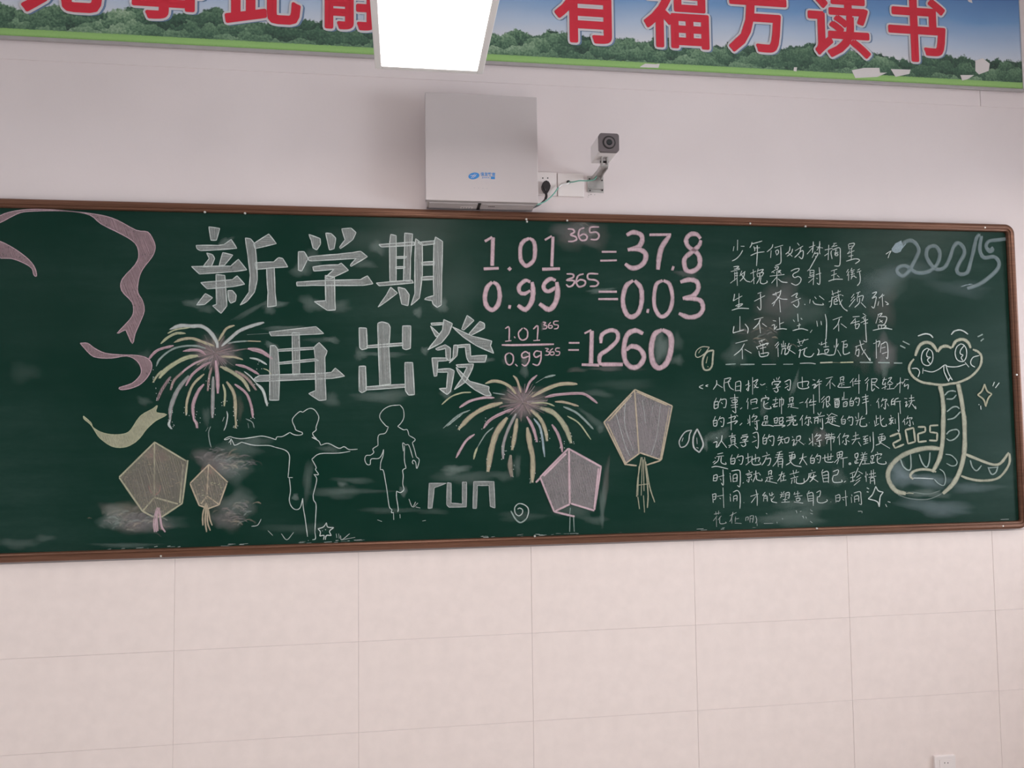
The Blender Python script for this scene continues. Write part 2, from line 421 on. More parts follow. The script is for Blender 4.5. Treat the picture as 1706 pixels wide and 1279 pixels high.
# torn spots where the print has come off
def pz(px, py, y=-0.0125):
    q = at(px, py, y); return (q.x, q.z)
for poly in ([(1419, 117), (1440, 113), (1465, 113), (1466, 121), (1478, 121), (1462, 128), (1425, 130)],
             [(1484, 115), (1517, 116), (1515, 123), (1492, 128)],
             [(1600, 125), (1623, 125), (1612, 132), (1603, 134)],
             [(1625, 101), (1637, 97), (1649, 106), (1647, 118), (1631, 124), (1625, 118)],
             [(1068, 110), (1075, 106), (1092, 107), (1099, 106), (1097, 113), (1066, 112)],
             [(1323, 112), (1328, 112), (1327, 119), (1322, 118)],
             [(1612, 0), (1618, -3), (1620, 5), (1614, 3)]):
    bm = bmesh.new(); prism(bm, [pz(*q) for q in poly], -0.0128, -0.0121)
    bm_obj('torn_spot', bm, M['torn'], ban, off, label='pale bare spot where the print is torn away')

# ------------------------------------------------------------------ chalkboard
FX0, FX1 = -0.84, 0.0
FX1 = at(1696, 520, -0.025).x
FZ0, FZ1 = 1.2095, 2.3965
YS = -0.014                      # front of the writing surface
board = empty('chalkboard', ((FX0+FX1)/2, 0, FZ0), 'long dark green chalkboard in a brown metal frame covered with chalk drawings', 'chalkboard')
BO = tuple(board.location)
RW = 0.0295
bm = bmesh.new(); box(bm, FX0+0.02, FX1-0.02, YS, -0.0075, FZ0+0.02, FZ1-0.02)
bm_obj('writing_surface', bm, M['board'], board, BO, label='green enamel writing surface')
# frame profile, (distance inward from outer edge, y)
PROF = [(0.0, -0.0075), (0.0, -0.024), (0.003, -0.028), (0.010, -0.030), (0.018, -0.029), (0.0192, -0.0265), (0.0208, -0.0265), (0.022, -0.028), (0.027, -0.026), (RW, -0.020), (RW, -0.0142), (RW-0.006, -0.0075)]
CRAD = 0.026
def rail(name, axis):
    bm = bmesh.new(); rings = []
    if axis in 'TB':
        for x in (FX0+CRAD+0.012, FX1-CRAD-0.012):
            rings.append([bm.verts.new((x, y, (FZ1-d) if axis == 'T' else (FZ0+d))) for d, y in PROF])
    else:
        for z in (FZ0+CRAD+0.012, FZ1-CRAD-0.012):
            rings.append([bm.verts.new(((FX1-d) if axis == 'R' else (FX0+d), y, z)) for d, y in PROF])
    n = len(PROF)
    for i in range(n): bm.faces.new((rings[0][i], rings[0][(i+1) % n], rings[1][(i+1) % n], rings[1][i]))
    bm.faces.new(rings[0]); bm.faces.new(rings[1][::-1])
    return bm_obj(name, bm, M['frame'], board, BO)
for a in 'TBLR': rail('frame_rail', a)
def corner(cx_, cz_, sx_, sz_):
    bm = bmesh.new(); rings = []
    # outer path: quarter circle of radius CRAD+.012, inner edge straight corner
    R_ = CRAD+0.012
    for k in range(9):
        t_ = k/8*math.pi/2
        ring = []
        for d, y in PROF:
            rr = max(R_-d, 0.002)
            ox, oz = R_-rr*0, R_
            ring.append(bm.verts.new((cx_ + sx_*(-R_ + rr*math.cos(t_)), y, cz_ + sz_*(-R_ + rr*math.sin(t_)))))
        rings.append(ring)
    n = len(PROF)
    for A, B in zip(rings, rings[1:]):
        for i in range(n): bm.faces.new((A[i], A[(i+1) % n], B[(i+1) % n], B[i]))
    bm.faces.new(rings[0]); bm.faces.new(rings[-1][::-1])
    bm_obj('corner_cap', bm, M['frame'], board, BO)
for sx_, cx_ in ((1, FX1), (-1, FX0)):
    for sz_, cz_ in ((1, FZ1), (-1, FZ0)): corner(cx_, cz_, sx_, sz_)
# ledge along the lower frame that catches chalk dust
for px, py in ((877, 365), (878, 369), (1641, 379), (408, 355), (341, 353), (1342, 377), (945, 367), (891, 893), (1361, 880), (1671, 876), (268, 926), (1694, 624), (1250, 372)):
    q = at(px, py, -0.029); bm = bmesh.new(); cyl(bm, (q.x, -0.0265, q.z), (q.x, -0.0305, q.z), 0.0042, 0.003, 12)
    bm_obj('screw', bm, M['steel'], board, BO)

# ---- chalk marks -------------------------------------------------
def lin(c):
    return tuple(((v/255+0.055)/1.055)**2.4 if v > 10 else v/3294 for v in c)
GAIN = 1.22
def cc(c):
    m_ = sum(c)/3
    return tuple(min(v*GAIN, 0.9) for v in lin([m_+(k-m_)*0.66 for k in c]))
CLR = {'w': cc((196, 204, 198)), 'g': cc((176, 179, 176)), 'G': cc((136, 141, 137)), 'p': cc((200, 158, 168)), 'P': cc((186, 136, 148)), 'm': cc((150, 116, 122)),
       'y': cc((182, 184, 138)), 'Y': cc((172, 166, 132)), 'o': cc((186, 164, 132)), 'b': cc((150, 172, 182)), 'c': cc((180, 178, 150)),
       'd': cc((140, 160, 152)), 'k': cc((120, 112, 108)), 't': cc((142, 132, 112)), 'l': cc((146, 134, 136)), 'r': cc((200, 120, 118))}
class Chalk:
    nl = nf = ns = 0
    """collects chalk marks given in photograph pixels and lays them on the board"""
    def __init__(s, ox=0, oy=0, sc=1.0):
        s.V = []; s.F = []; s.C = []; s.layer = 0; s.crop(ox, oy, sc)
    def crop(s, ox, oy, sc): s.ox, s.oy, s.sc = ox, oy, sc; return s
    def tr(s, x, y): return (s.ox + x/s.sc, s.oy + y/s.sc)
    def vert(s, px, py, rgba, lay):
        q = at(px, py, YS - 0.0002 - lay*0.00001)
        s.V.append((q.x-BO[0], q.y-BO[1], q.z-BO[2])); s.C.append(rgba); return len(s.V)-1
    def line(s, pts, wpx, col, alpha=0.95, smooth=True, taper=0.3, edge=0.45):
        """pts in photograph pixels"""
        Chalk.nl = (Chalk.nl+1) % 110
        lay = 170 + Chalk.nl
        P = [Vector((a, b, 0)) for a, b in pts]
        if len(P) == 1: P.append(P[0] + Vector((0.6, 0.4, 0)))
        if smooth: P = smooth_path(P, 4)
        elif len(P) < 4:
            Q = []
            for a, b in zip(P, P[1:]):
                for k in range(3): Q.append(a.lerp(b, k/3))
            P = Q + [P[-1]]
        n = len(P)
        tot = sum((P[i+1]-P[i]).length for i in range(n-1)) or 1
        run = 0; prev = None
        for i, p_ in enumerate(P):
            d = P[min(i+1, n-1)] - P[max(i-1, 0)]
            if d.length < 1e-6: d = Vector((1, 0, 0))
            d.normalize(); nn = Vector((-d.y, d.x, 0))
            if i: run += (P[i]-P[i-1]).length
            u = run/tot
            tp = 1 - taper*(1-min(1, min(u*tot, (1-u)*tot)/(wpx*1.6+0.01)))
            hw = wpx/2*tp*random.uniform(0.90, 1.08)
            a = alpha*random.uniform(0.86, 1.0)
            c = (*col, a); ce = (*col, a*edge)
            ids = [s.vert(p_.x+nn.x*k*hw, p_.y+nn.y*k*hw, cl, lay) for k, cl in ((-1.12, ce), (-0.5, c), (0.5, c), (1.12, ce))]
            if prev:
                for k in range(3): s.F.append((prev[k], prev[k+1], ids[k+1], ids[k]))
            prev = ids
    def S(s, w_, col, data, alpha=0.95, smooth=True, taper=0.3):
        """strokes 'x y x y; x y ...' in zoomed pixels"""
        for st in data.replace('\n', ' ').split(';'):
            v = [float(k) for k in st.split()]
            if len(v) < 2: continue
            pts = [s.tr(v[i], v[i+1]) for i in range(0, len(v)-1, 2)]
            s.line(pts, w_/s.sc, CLR[col], alpha, smooth, taper)
        return s
    def fill(s, pts, col, alpha=0.6, lay=None):
        if lay is None:
            Chalk.nf = (Chalk.nf+1) % 50; lay = 120 + Chalk.nf
        P = [Vector((a, b, 0)) for a, b in pts]
        ids = [s.vert(a, b, (*CLR[col], alpha*random.uniform(0.88, 1.0)), lay) for a, b in pts]
        for t_ in tessellate_polygon([P]): s.F.append(tuple(ids[k] for k in t_))
    def Fp(s, col, data, alpha=0.62, ow=12, oc='w', oa=0.8, hatch=None):
        """filled shape with a drawn outline, zoomed pixels"""
        for st in data.replace('\n', ' ').split(';'):
            v = [float(k) for k in st.split()]
            if len(v) < 6: continue
            pts = [s.tr(v[i], v[i+1]) for i in range(0, len(v)-1, 2)]
            s.fill(pts, col, alpha)
            if hatch: s.hatch(pts, *hatch)
            if ow:
                q = pts + [pts[0]]
                for a, b in zip(q, q[1:]): s.line([a, b], ow/s.sc, CLR[oc], oa, False, 0.35)
        return s
    def hatch(s, poly, step, w_, col, alpha, ang=1.45):
        """chalk rubbing strokes inside a polygon (photo px)"""
        ca, sa = math.cos(ang), math.sin(ang)
        R_ = [(x*ca+y*sa, -x*sa+y*ca) for x, y in poly]
        v = min(q[1] for q in R_)+step/2; vm = max(q[1] for q in R_)
        while v < vm:
            xs = []
            for (x0, y0), (x1, y1) in zip(R_, R_[1:]+R_[:1]):
                if (y0-v)*(y1-v) < 0: xs.append(x0+(x1-x0)*(v-y0)/(y1-y0))
            xs.sort()
            for a, b in zip(xs[::2], xs[1::2]):
                L0 = b-a
                if L0 < 2: continue
                a2 = a+random.uniform(0, 0.2)*L0; b2 = b-random.uniform(0, 0.2)*L0
                pts = [(a2*ca-v*sa, a2*sa+v*ca), (b2*ca-v*sa, b2*sa+v*ca)]
                s.line(pts, w_*random.uniform(0.7, 1.5), CLR[col], alpha*random.uniform(0.4, 1.0), False, 0.6)
            v += step*random.uniform(0.7, 1.3)
        return s
    def smudge(s, cx_, cy_, rx, ry, alpha, col='d', ang=0.0, lobes=5):
        Chalk.ns = (Chalk.ns+1) % 118; s.layer = Chalk.ns
        ph = [random.uniform(0, 6.28) for _ in range(4)]
        NR, NA = 6, 28; prev = None
        ca, sa = math.cos(ang), math.sin(ang)
        for i in range(NR+1):
            rr = i/NR; ring = []
            for k in range(NA):
                th = 2*math.pi*k/NA
                f_ = 1 + 0.16*math.sin(3*th+ph[0]) + 0.10*math.sin(5*th+ph[1]) + 0.06*math.sin(9*th+ph[2])
                x = rx*rr*f_*math.cos(th); y = ry*rr*f_*math.sin(th)
                a = alpha*(1-rr**1.7)*random.uniform(0.8, 1.1)
                if i == NR: a = 0.0
                ring.append(s.vert(cx_+x*ca-y*sa, cy_+x*sa+y*ca, (*CLR[col], a), s.layer))
            if prev:
                for k in range(NA): s.F.append((prev[k], prev[(k+1) % NA], ring[(k+1) % NA], ring[k]))
            prev = ring
        return s
    def done(s, name, label=None, parent=None):
        me = bpy.data.meshes.new(name); me.from_pydata(s.V, [], s.F)
        at2 = me.color_attributes.new('chalk', 'FLOAT_COLOR', 'POINT')
        flat = [k for c in s.C for k in c]
        at2.data.foreach_set('color', flat)
        me.materials.append(M['chalk'])
        o = bpy.data.objects.new(name, me); COL.objects.link(o); o.parent = parent or board
        if label: o['label'] = label
        return o

# ---- wiped chalk dust -------------------------------------------
sm = Chalk()
for a in [(220, 864, 62, 26, .62, 'k', .12), (205, 850, 40, 18, .35, 't', -.2), (238, 872, 48, 17, .45, 'l', .1), (190, 862, 30, 24, .3, 'd', 0),
          (366, 772, 46, 22, .55, 'l', .25), (352, 762, 38, 20, .35, 'k', 0), (392, 780, 34, 26, .28, 'd', 0), (400, 745, 45, 18, .22, 'd', 0),
          (382, 850, 44, 34, .36, 'k', -.1), (398, 838, 36, 26, .25, 'd', -.3), (378, 866, 34, 16, .3, 'l', 0),
          (962, 386, 44, 26, .42, 'l', 0.1), (950, 400, 22, 24, .25, 'k', .6), (996, 395, 24, 24, .25, 'k', 0),
          (1262, 556, 44, 34, .22, 'k', -.5), (1225, 590, 22, 26, .2, 'd', .3), (1300, 500, 42, 38, .30, 'l', -.4), (1282, 545, 22, 60, .22, 'k', 0),
          (1340, 520, 40, 30, .15, 'd', 0), (1472, 512, 26, 40, .30, 'k', .2), (1480, 470, 40, 30, .16, 'd', 0), (1474, 590, 22, 34, .42, 'l', .1), (1436, 590, 20, 34, .2, 'k', 0), (1474, 612, 8, 22, .3, 'd', 0),
          (1362, 730, 14, 18, .35, 'k', 0), (1372, 726, 12, 12, .3, 'l', 0), (1322, 862, 60, 18, .28, 'd', -.05), (1345, 838, 60, 12, .2, 'd', -.05), (1195, 726, 26, 12, .28, 'd', -.3), (1396, 795, 16, 18, .2, 'd', 0),
          (1324, 640, 5, 24, .3, 'd', .3), (1272, 678, 7, 18, .24, 'd', 0), (1176, 740, 4, 14, .3, 'd', 0),
          (1545, 800, 50, 14, .30, 'b', .1), (1500, 790, 22, 28, .34, 'b', -.5), (1560, 845, 70, 16, .26, 'b', .1), (1620, 812, 50, 10, .18, 'b', 0), (1545, 822, 42, 8, .35, 'd', .05),
          (1470, 470, 70, 26, .10, 'b', -.6), (1520, 452, 60, 16, .10, 'b', 0), (1600, 480, 60, 16, .10, 'b', .1),
          (325, 505, 22, 9, .30, 'd', 0), (345, 515, 14, 8, .2, 'd', 0), (375, 404, 16, 8, .35, 'd', -.6), (457, 507, 24, 8, .35, 'd', -.1), (450, 516, 10, 10, .25, 'd', 0),
          (502, 448, 20, 16, .28, 'd', -.5), (520, 432, 16, 20, .22, 'd', 0), (520, 506, 26, 14, .28, 'd', .3), (560, 510, 30, 12, .22, 'd', 0), (628, 412, 16, 12, .30, 'd', .7),
          (735, 508, 14, 14, .35, 'd', -.5), (608, 440, 22, 8, .22, 'd', 0), (420, 516, 44, 5, .22, 'd', -.5), (696, 520, 9, 10, .3, 'd', 0), (470, 546, 40, 4, .3, 'd', -.05),
          (553, 566, 16, 6, .3, 'd', .2), (530, 566, 26, 5, .15, 'd', 0), (600, 590, 12, 12, .26, 'd', .6), (640, 590, 44, 5, .24, 'd', .03), (640, 660, 56, 12, .26, 'd', -.05), (552, 666, 16, 14, .2, 'd', 0),
          (708, 584, 8, 8, .3, 'd', 0), (744, 656, 12, 10, .24, 'd', 0), (812, 600, 14, 5, .24, 'd', -.2), (733, 580, 10, 5, .2, 'd', 0), (452, 575, 14, 6, .35, 'd', .3),
          (1000, 484, 26, 5, .34, 'd', -.1), (1145, 455, 22, 8, .26, 'l', 0), (1012, 614, 30, 5, .30, 'l', 0), (960, 616, 18, 5, .34, 'k', 0), (1060, 615, 16, 4, .22, 'k', 0),
          (1102, 578, 17, 30, .38, 'd', 0), (1128, 600, 14, 10, .22, 'd', 0), (1128, 570, 12, 18, .14, 'd', 0), (906, 542, 6, 9, .45, 'l', .2), (874, 598, 7, 12, .40, 'l', 0), (874, 616, 8, 16, .25, 'd', 0), (842, 600, 7, 8, .2, 'd', 0),
          (995, 655, 30, 7, .18, 'd', .1), (990, 700, 34, 7, .20, 'd', .65), (1000, 715, 7, 8, .2, 'd', 0), (1010, 800, 6, 42, .40, 'k', .08), (1004, 840, 6, 40, .3, 'd', .05), (955, 850, 40, 14, .18, 'd', 0), (992, 866, 24, 8, .2, 'd', 0),
          (758, 782, 28, 9, .40, 'd', -.1), (775, 795, 60, 12, .20, 'd', 0), (838, 792, 24, 10, .16, 'd', .1), (862, 775, 7, 20, .24, 'd', 0), (672, 818, 8, 10, .35, 'd', 0), (650, 850, 60, 6, .14, 'd', 0),
          (560, 820, 46, 12, .20, 'd', 0), (570, 806, 10, 5, .3, 'd', 0), (590, 800, 40, 6, .18, 'd', .05), (492, 828, 7, 7, .4, 'd', 0), (513, 798, 9, 40, .2, 'd', .1), (600, 818, 60, 5, .16, 'd', 0),
          (430, 735, 26, 9, .2, 'd', 0), (550, 748, 22, 7, .22, 'd', .1), (40, 620, 30, 20, .08, 'd', 0), (240, 668, 14, 8, .18, 'd', .2), (240, 600, 14, 20, .16, 'd', 0),
          (30, 905, 40, 10, .18, 'd', 0), (210, 908, 60, 5, .2, 'd', 0), (344, 693, 8, 18, .18, 'd', 0), (400, 680, 6, 24, .22, 't', 0), (75, 896, 20, 7, .16, 'd', 0),
          (640, 400, 120, 26, .08, 'd', 0), (760, 480, 50, 60, .06, 'd', 0), (1040, 640, 60, 10, .08, 'd', 0), (280, 870, 40, 12, .12, 'd', 0), (500, 880, 70, 10, .1, 'd', 0), (722, 852, 30, 6, .12, 'd', 0), (868, 860, 44, 10, .12, 'd', 0)]:
    sm.smudge(*a)
for x0, x1, y0, y1, n_ in ((150, 282, 842, 888, 110), (322, 418, 745, 792, 90), (350, 425, 825, 880, 50), (1225, 1300, 540, 580, 25), (940, 1000, 372, 402, 20)):
    for i in range(n_):
        u = random.gauss(.5, .2); v = random.gauss(.5, .2)
        x, y = x0+(x1-x0)*u, y0+(y1-y0)*v
        a = random.uniform(-.9, .3); L_ = random.uniform(3, 11)
        sm.line([(x, y), (x+L_*math.cos(a), y+L_*math.sin(a)), (x+1.8*L_*math.cos(a+.3), y+1.8*L_*math.sin(a+.3))], random.uniform(1.5, 4), CLR[random.choice('ktlldo')], random.uniform(.12, .38), True, .8, .2)
# chalk dust caught on the lower edge
for i in range(60):
    x = random.choice([random.gauss(240, 25), random.gauss(400, 15), random.gauss(560, 40), random.gauss(880, 70), random.gauss(1180, 60), random.gauss(1690, 20)])
    if not 10 < x < 1676: continue
    y = 921.5-0.0326*x+random.uniform(-3, 0)
    sm.line([(x, y), (x+random.uniform(3, 14), y-random.uniform(0, 1))], random.uniform(0.6, 1.5), CLR['w'], random.uniform(.3, .8))
o = sm.done('chalk_dust', 'wiped chalk smudges and dust'); o['kind'] = 'stuff'

# ---- headline ---------------------------------------------------
def head(data, label, crop):
    c = Chalk(*crop)
    c.Fp('G', data, 0.80, 13, 'w', 0.80)
    for st in data.replace('\n', ' ').split(';'):
        v = [float(k) for k in st.split()]
        pts = [c.tr(v[i], v[i+1]) for i in range(0, len(v)-1, 2)]
        xs = [q[0] for q in pts]; ys_ = [q[1] for q in pts]
        ang = 0.05 if max(xs)-min(xs) > max(ys_)-min(ys_) else 1.52
        c.hatch(pts, 3.4, 1.3, 'g', 0.6, ang)
        c.hatch(pts, 5.5, 0.9, 'k', 0.6, ang)
    c.done('chalk_character', label)
H1 = (520, 360, 7.104)
head('''340 125 470 145 430 285 365 285;190 345 450 345 520 335 605 275 672 380 430 400 240 408 200 385;315 435 385 455 410 500 370 595 270 600 345 500;
505 430 625 460 520 585 462 585;135 595 600 590 690 510 790 635 640 655 230 685;425 690 530 700 545 900 555 1060 485 1150 385 1060 430 1045;
245 785 420 770 620 750 675 705 765 805 620 835 320 860;300 915 385 965 290 1045 195 1050 260 965;565 880 620 880 665 935 655 1005 600 1030 575 990;
772 258 835 268 885 330 905 500 915 750 880 900 790 1010 710 1052 815 900 830 700 800 450;870 325 1050 210 1140 325 885 385;
885 550 1110 540 1165 490 1215 500 1275 600 1110 610 900 630;1025 615 1115 610 1125 900 1140 1060 1035 1075 1040 900 1028 750''',
     'first big blocky white headline character, top left', (300, 360, 7.104))
head('''-38 215 95 265 100 330 55 400 10 375 -10 290;160 200 225 205 280 260 260 385 205 400 180 290;350 150 460 140 520 195 480 280 335 385 325 365 390 280;
-163 420 -93 420 -48 500 -123 650 -163 640;-48 490 0 475 300 450 480 430 575 415 655 480 460 595 450 580 520 500 0 530 -40 525;
7 600 150 580 310 575 345 555 430 640 280 710 205 745 150 730 260 630 20 650;155 700 265 720 270 1000 275 1110 180 1115 25 1010 160 1000;
-183 780 150 760 570 750 655 705 720 800 600 820 0 820 -180 825''', 'second big blocky white headline character of the top line', H1)
head('''930 215 995 230 995 770 920 770 915 340;1095 200 1190 210 1165 500 1160 770 1080 760 1095 340;790 335 1210 305 1210 345 820 365;
990 480 1120 475 1110 495 995 500;985 600 1100 595 1095 615 990 620;760 790 1180 755 1200 790 795 825;930 840 1010 910 850 1030 780 1075 880 930;
1015 840 1100 860 1150 930 1135 1060 1060 1040 1040 940;1225 265 1305 330 1305 700 1270 970 1170 1055 1215 920 1215 600 1220 340;
1250 310 1450 290 1450 330 1300 345;1460 245 1545 300 1535 700 1530 1050 1480 1080 1430 1040 1420 1000 1330 985 1350 965 1440 940 1435 700 1440 330;
1290 545 1450 535 1450 575 1300 580;1290 720 1440 710 1440 750 1290 755''', 'third big blocky white headline character of the top line', H1)
head('''375 255 980 185 1080 275 950 285 400 305;670 265 765 265 770 800 680 805;390 430 450 430 490 480 510 800 500 1135 380 1135 385 600;
955 450 1020 390 1125 500 1095 580 1100 900 1110 1130 1020 1140 885 1050 975 1010 970 600;480 480 950 450 950 478 490 505;480 650 960 600 1015 625 500 672;
180 860 250 815 1090 785 1180 775 1230 720 1350 825 1180 855 220 895''', 'big blocky white headline character beside the left firework', (400, 520, 7.75))
head('''325 185 370 170 440 190 460 230 445 450 465 850 345 865 325 300;120 235 200 240 210 460 150 475 125 450;595 215 685 215 680 460 630 475 595 460;
205 430 600 400 600 428 205 455;120 655 190 655 200 920 150 945 120 925;620 615 705 615 725 965 660 970 625 920;190 880 625 850 625 885 195 915''',
     'big blocky white headline character above the two children', (580, 510, 6.558))
head('''905 185 1040 180 1040 200 915 207;1045 145 1140 190 1100 300 1020 400 870 475 960 360 1030 260;900 215 1000 310 960 335 930 280;
1140 225 1350 325 1570 380 1555 430 1590 515 1400 430 1250 330;1300 100 1375 155 1265 260 1240 250;1440 165 1490 190 1490 240 1340 320 1320 300;
955 465 1060 420 1120 460 1115 590 1095 595 1070 560 1065 460 980 480;915 565 1080 565 1080 595 980 600 970 760 940 765;975 690 1110 680 1160 705 1120 930 1080 965 995 900 1075 895 1090 720 975 720;
1155 425 1200 425 1190 540 1105 620 1145 560;1195 425 1330 415 1340 545 1515 535 1495 610 1320 610 1295 560 1280 445 1200 450;
1180 640 1370 630 1350 700 1280 830 1160 910 1240 790 1300 665 1200 665;1180 665 1330 820 1540 880 1535 920 1565 975 1500 975 1380 910 1270 820 1200 720''',
     'dense big white headline character beside the pink fraction', (580, 510, 6.558))
RUN = (580, 650, 5.331)
for d, l in (('720 825 870 825 780 860 765 865 745 1045 710 1048', 'grey chalk letter r'), ('880 820 915 825 915 1000 1015 1010 1015 815 1052 815 1050 1035 895 1038 875 1015', 'grey chalk letter u'),
             ('1115 810 1295 810 1305 1045 1262 1030 1252 845 1148 845 1140 1048 1108 1048', 'grey chalk letter n')):
    c = Chalk(*RUN); c.Fp('G', d, 0.75, 9, 'g', 0.8); c.done('chalk_letter', l)

# ---- pink equations ---------------------------------------------
class Eq:
    def __init__(s, *cr): s.cr = cr; s.st = []
    def crop(s, *cr): s.cr = cr; return s
    def S(s, w_, col, data):
        for q in data.split(';'): s.st.append((s.cr, w_, col, q))
        return s
    def done(s, name, label):
        holder = bpy.data.objects.new(name, None); COL.objects.link(holder); holder.parent = board; holder['label'] = label
        items = []
        for cr, w_, col, q in s.st:
            v = [float(k) for k in q.split()]
            xs = [cr[0]+v[i]/cr[2] for i in range(0, len(v)-1, 2)]; ys_ = [cr[1]+v[i]/cr[2] for i in range(1, len(v), 2)]
            h_ = w_/cr[2]/2
            items.append([min(xs)-h_, max(xs)+h_, min(ys_)-h_, max(ys_)+h_, [(cr, w_, col, q)]])
        merged = True
        while merged:
            merged = False
            for i in range(len(items)):
                for j in range(i+1, len(items)):
                    A, B = items[i], items[j]
                    if A[0] < B[1]-.3 and B[0] < A[1]-.3 and A[2] < B[3]-.3 and B[2] < A[3]-.3:
                        items[i] = [min(A[0], B[0]), max(A[1], B[1]), min(A[2], B[2]), max(A[3], B[3]), A[4]+B[4]]
                        del items[j]; merged = True; break
                if merged: break
        for it in items:
            k = Chalk()
            for cr, w_, col, q in it[4]: k.crop(*cr).S(w_, col, q)
            k.done('chalk_numeral', None, holder)
C5 = (780, 360, 7.75); C6 = (980, 360, 7.75); C7 = (820, 520, 5.331)
c = Eq(*C5)
c.S(75, 'p', '320 275 310 640').S(45, 'p', '215 325 310 270').S(55, 'p', '200 680 395 672').S(62, 'p', '520 665 550 695')
c.S(52, 'p', '790 285 715 325 675 400 675 540 700 600 750 640 815 605 855 540 862 400 840 320 790 285').S(60, 'p', '1095 265 1080 650').S(38, 'p', '990 308 1080 255').S(55, 'p', '955 685 1185 678')
c.S(24, 'p', '1285 165 1350 170 1370 205 1320 240 1385 265 1400 300 1350 325 1290 325;1500 150 1440 175 1425 250 1460 310 1520 305 1535 260 1490 230 1435 260;1690 140 1580 145 1575 210 1650 205 1690 250 1660 300 1580 300')
c.crop(*C6).S(36, 'p', '175 460 365 460;155 575 370 570')
c.S(60, 'p', '495 245 580 208 680 240 695 320 640 400 510 435;560 430 660 430 740 485 730 580 660 650 560 670 475 615').S(50, 'p', '790 240 1070 238').S(64, 'p', '1050 250 950 400 915 540 900 690').S(80, 'p', '1078 668 1108 678')
c.S(58, 'p', '1450 290 1400 235 1320 235 1265 300 1290 390 1400 470 1440 550 1430 650 1350 710 1270 700 1240 620 1250 540 1340 460 1430 380 1455 310')
c.done('chalk_equation', 'top pink chalk equation ending in 37.8')
c = Eq(*C5)
c.S(58, 'p', '310 850 245 920 215 1050 240 1160 310 1210 380 1150 408 1030 385 900 320 850').S(68, 'p', '518 1168 552 1175')
c.S(50, 'p', '800 850 740 830 660 900 665 980 730 1000 800 960').S(62, 'p', '825 850 838 960 820 1100 740 1205 640 1150')
c.S(52, 'p', '1130 830 1060 810 985 870 980 940 1040 970 1130 920').S(65, 'p', '1145 850 1155 1000 1120 1130 1040 1205 920 1130')
c.S(24, 'p', '1270 745 1350 750 1355 790 1270 825 1370 835 1350 890 1300 910 1265 880;1490 745 1420 770 1395 850 1430 910 1500 890 1510 840 1450 820 1400 850;1680 745 1555 745 1550 810 1640 825 1680 860 1650 900 1570 905')
c.crop(*C6).S(40, 'p', '135 975 370 975;130 1070 385 1070')
c.S(58, 'p', '580 830 490 900 450 1040 455 1160 500 1270 570 1300 650 1240 690 1100 680 930 600 830').S(76, 'p', '752 1220 785 1226')
c.S(50, 'p', '960 830 880 880 850 1040 860 1180 920 1285 990 1285 1060 1200 1088 1050 1050 880 970 830').S(58, 'p', '1190 850 1300 820 1400 845 1420 940 1350 1030 1220 1062;1250 1065 1370 1065 1460 1100 1480 1200 1420 1280 1300 1305 1170 1255')
c.done('chalk_equation', 'middle pink chalk equation ending in 0.03')
c = Eq(*C7)
c.S(13, 'p', '115 145 150 135 150 250;115 258 170 252;195 215 205 230;270 140 235 180 240 225 270 248 310 225 312 165 280 138;365 150 405 122 400 245;365 252 425 248')
c.S(18, 'p', '85 290 200 292 548 284')
c.S(13, 'p', '150 360 118 385 125 445 155 468 185 440 185 385 155 360;205 460 225 480;330 370 295 350 262 375 275 405 325 390;330 355 328 430 295 475 262 460;430 350 390 345 370 375 390 400 430 380;435 345 432 420 405 470 358 458')
c.S(10, 'p', '450 88 475 92 458 112 485 122 478 145 448 148;520 88 500 115 505 140 530 138 530 118 505 120;590 78 550 82 550 108 585 115 580 142 548 148;470 320 500 325 480 345 508 355 500 378 468 380;540 320 515 345 520 378 548 375 545 352 518 355;600 318 568 320 566 345 598 352 592 380 562 382')
c.S(20, 'p', '680 272 775 272;675 335 770 335')
c.S(52, 'p', '885 165 878 455').S(24, 'p', '820 188 880 158').S(36, 'p', '795 465 950 470')
c.S(36, 'p', '965 275 975 200 1050 160 1110 180 1110 250 1030 330 960 380 955 450 985 462').S(48, 'p', '975 463 1160 463')
c.S(42, 'p', '1340 190 1270 162 1200 200 1172 300 1178 420 1230 485 1300 478 1348 400 1310 325 1240 302 1190 335')
c.S(46, 'p', '1510 155 1440 200 1412 330 1430 450 1485 495 1555 440 1590 310 1580 200 1510 155')
c.done('chalk_equation', 'pink chalk fraction equation ending in 1260')

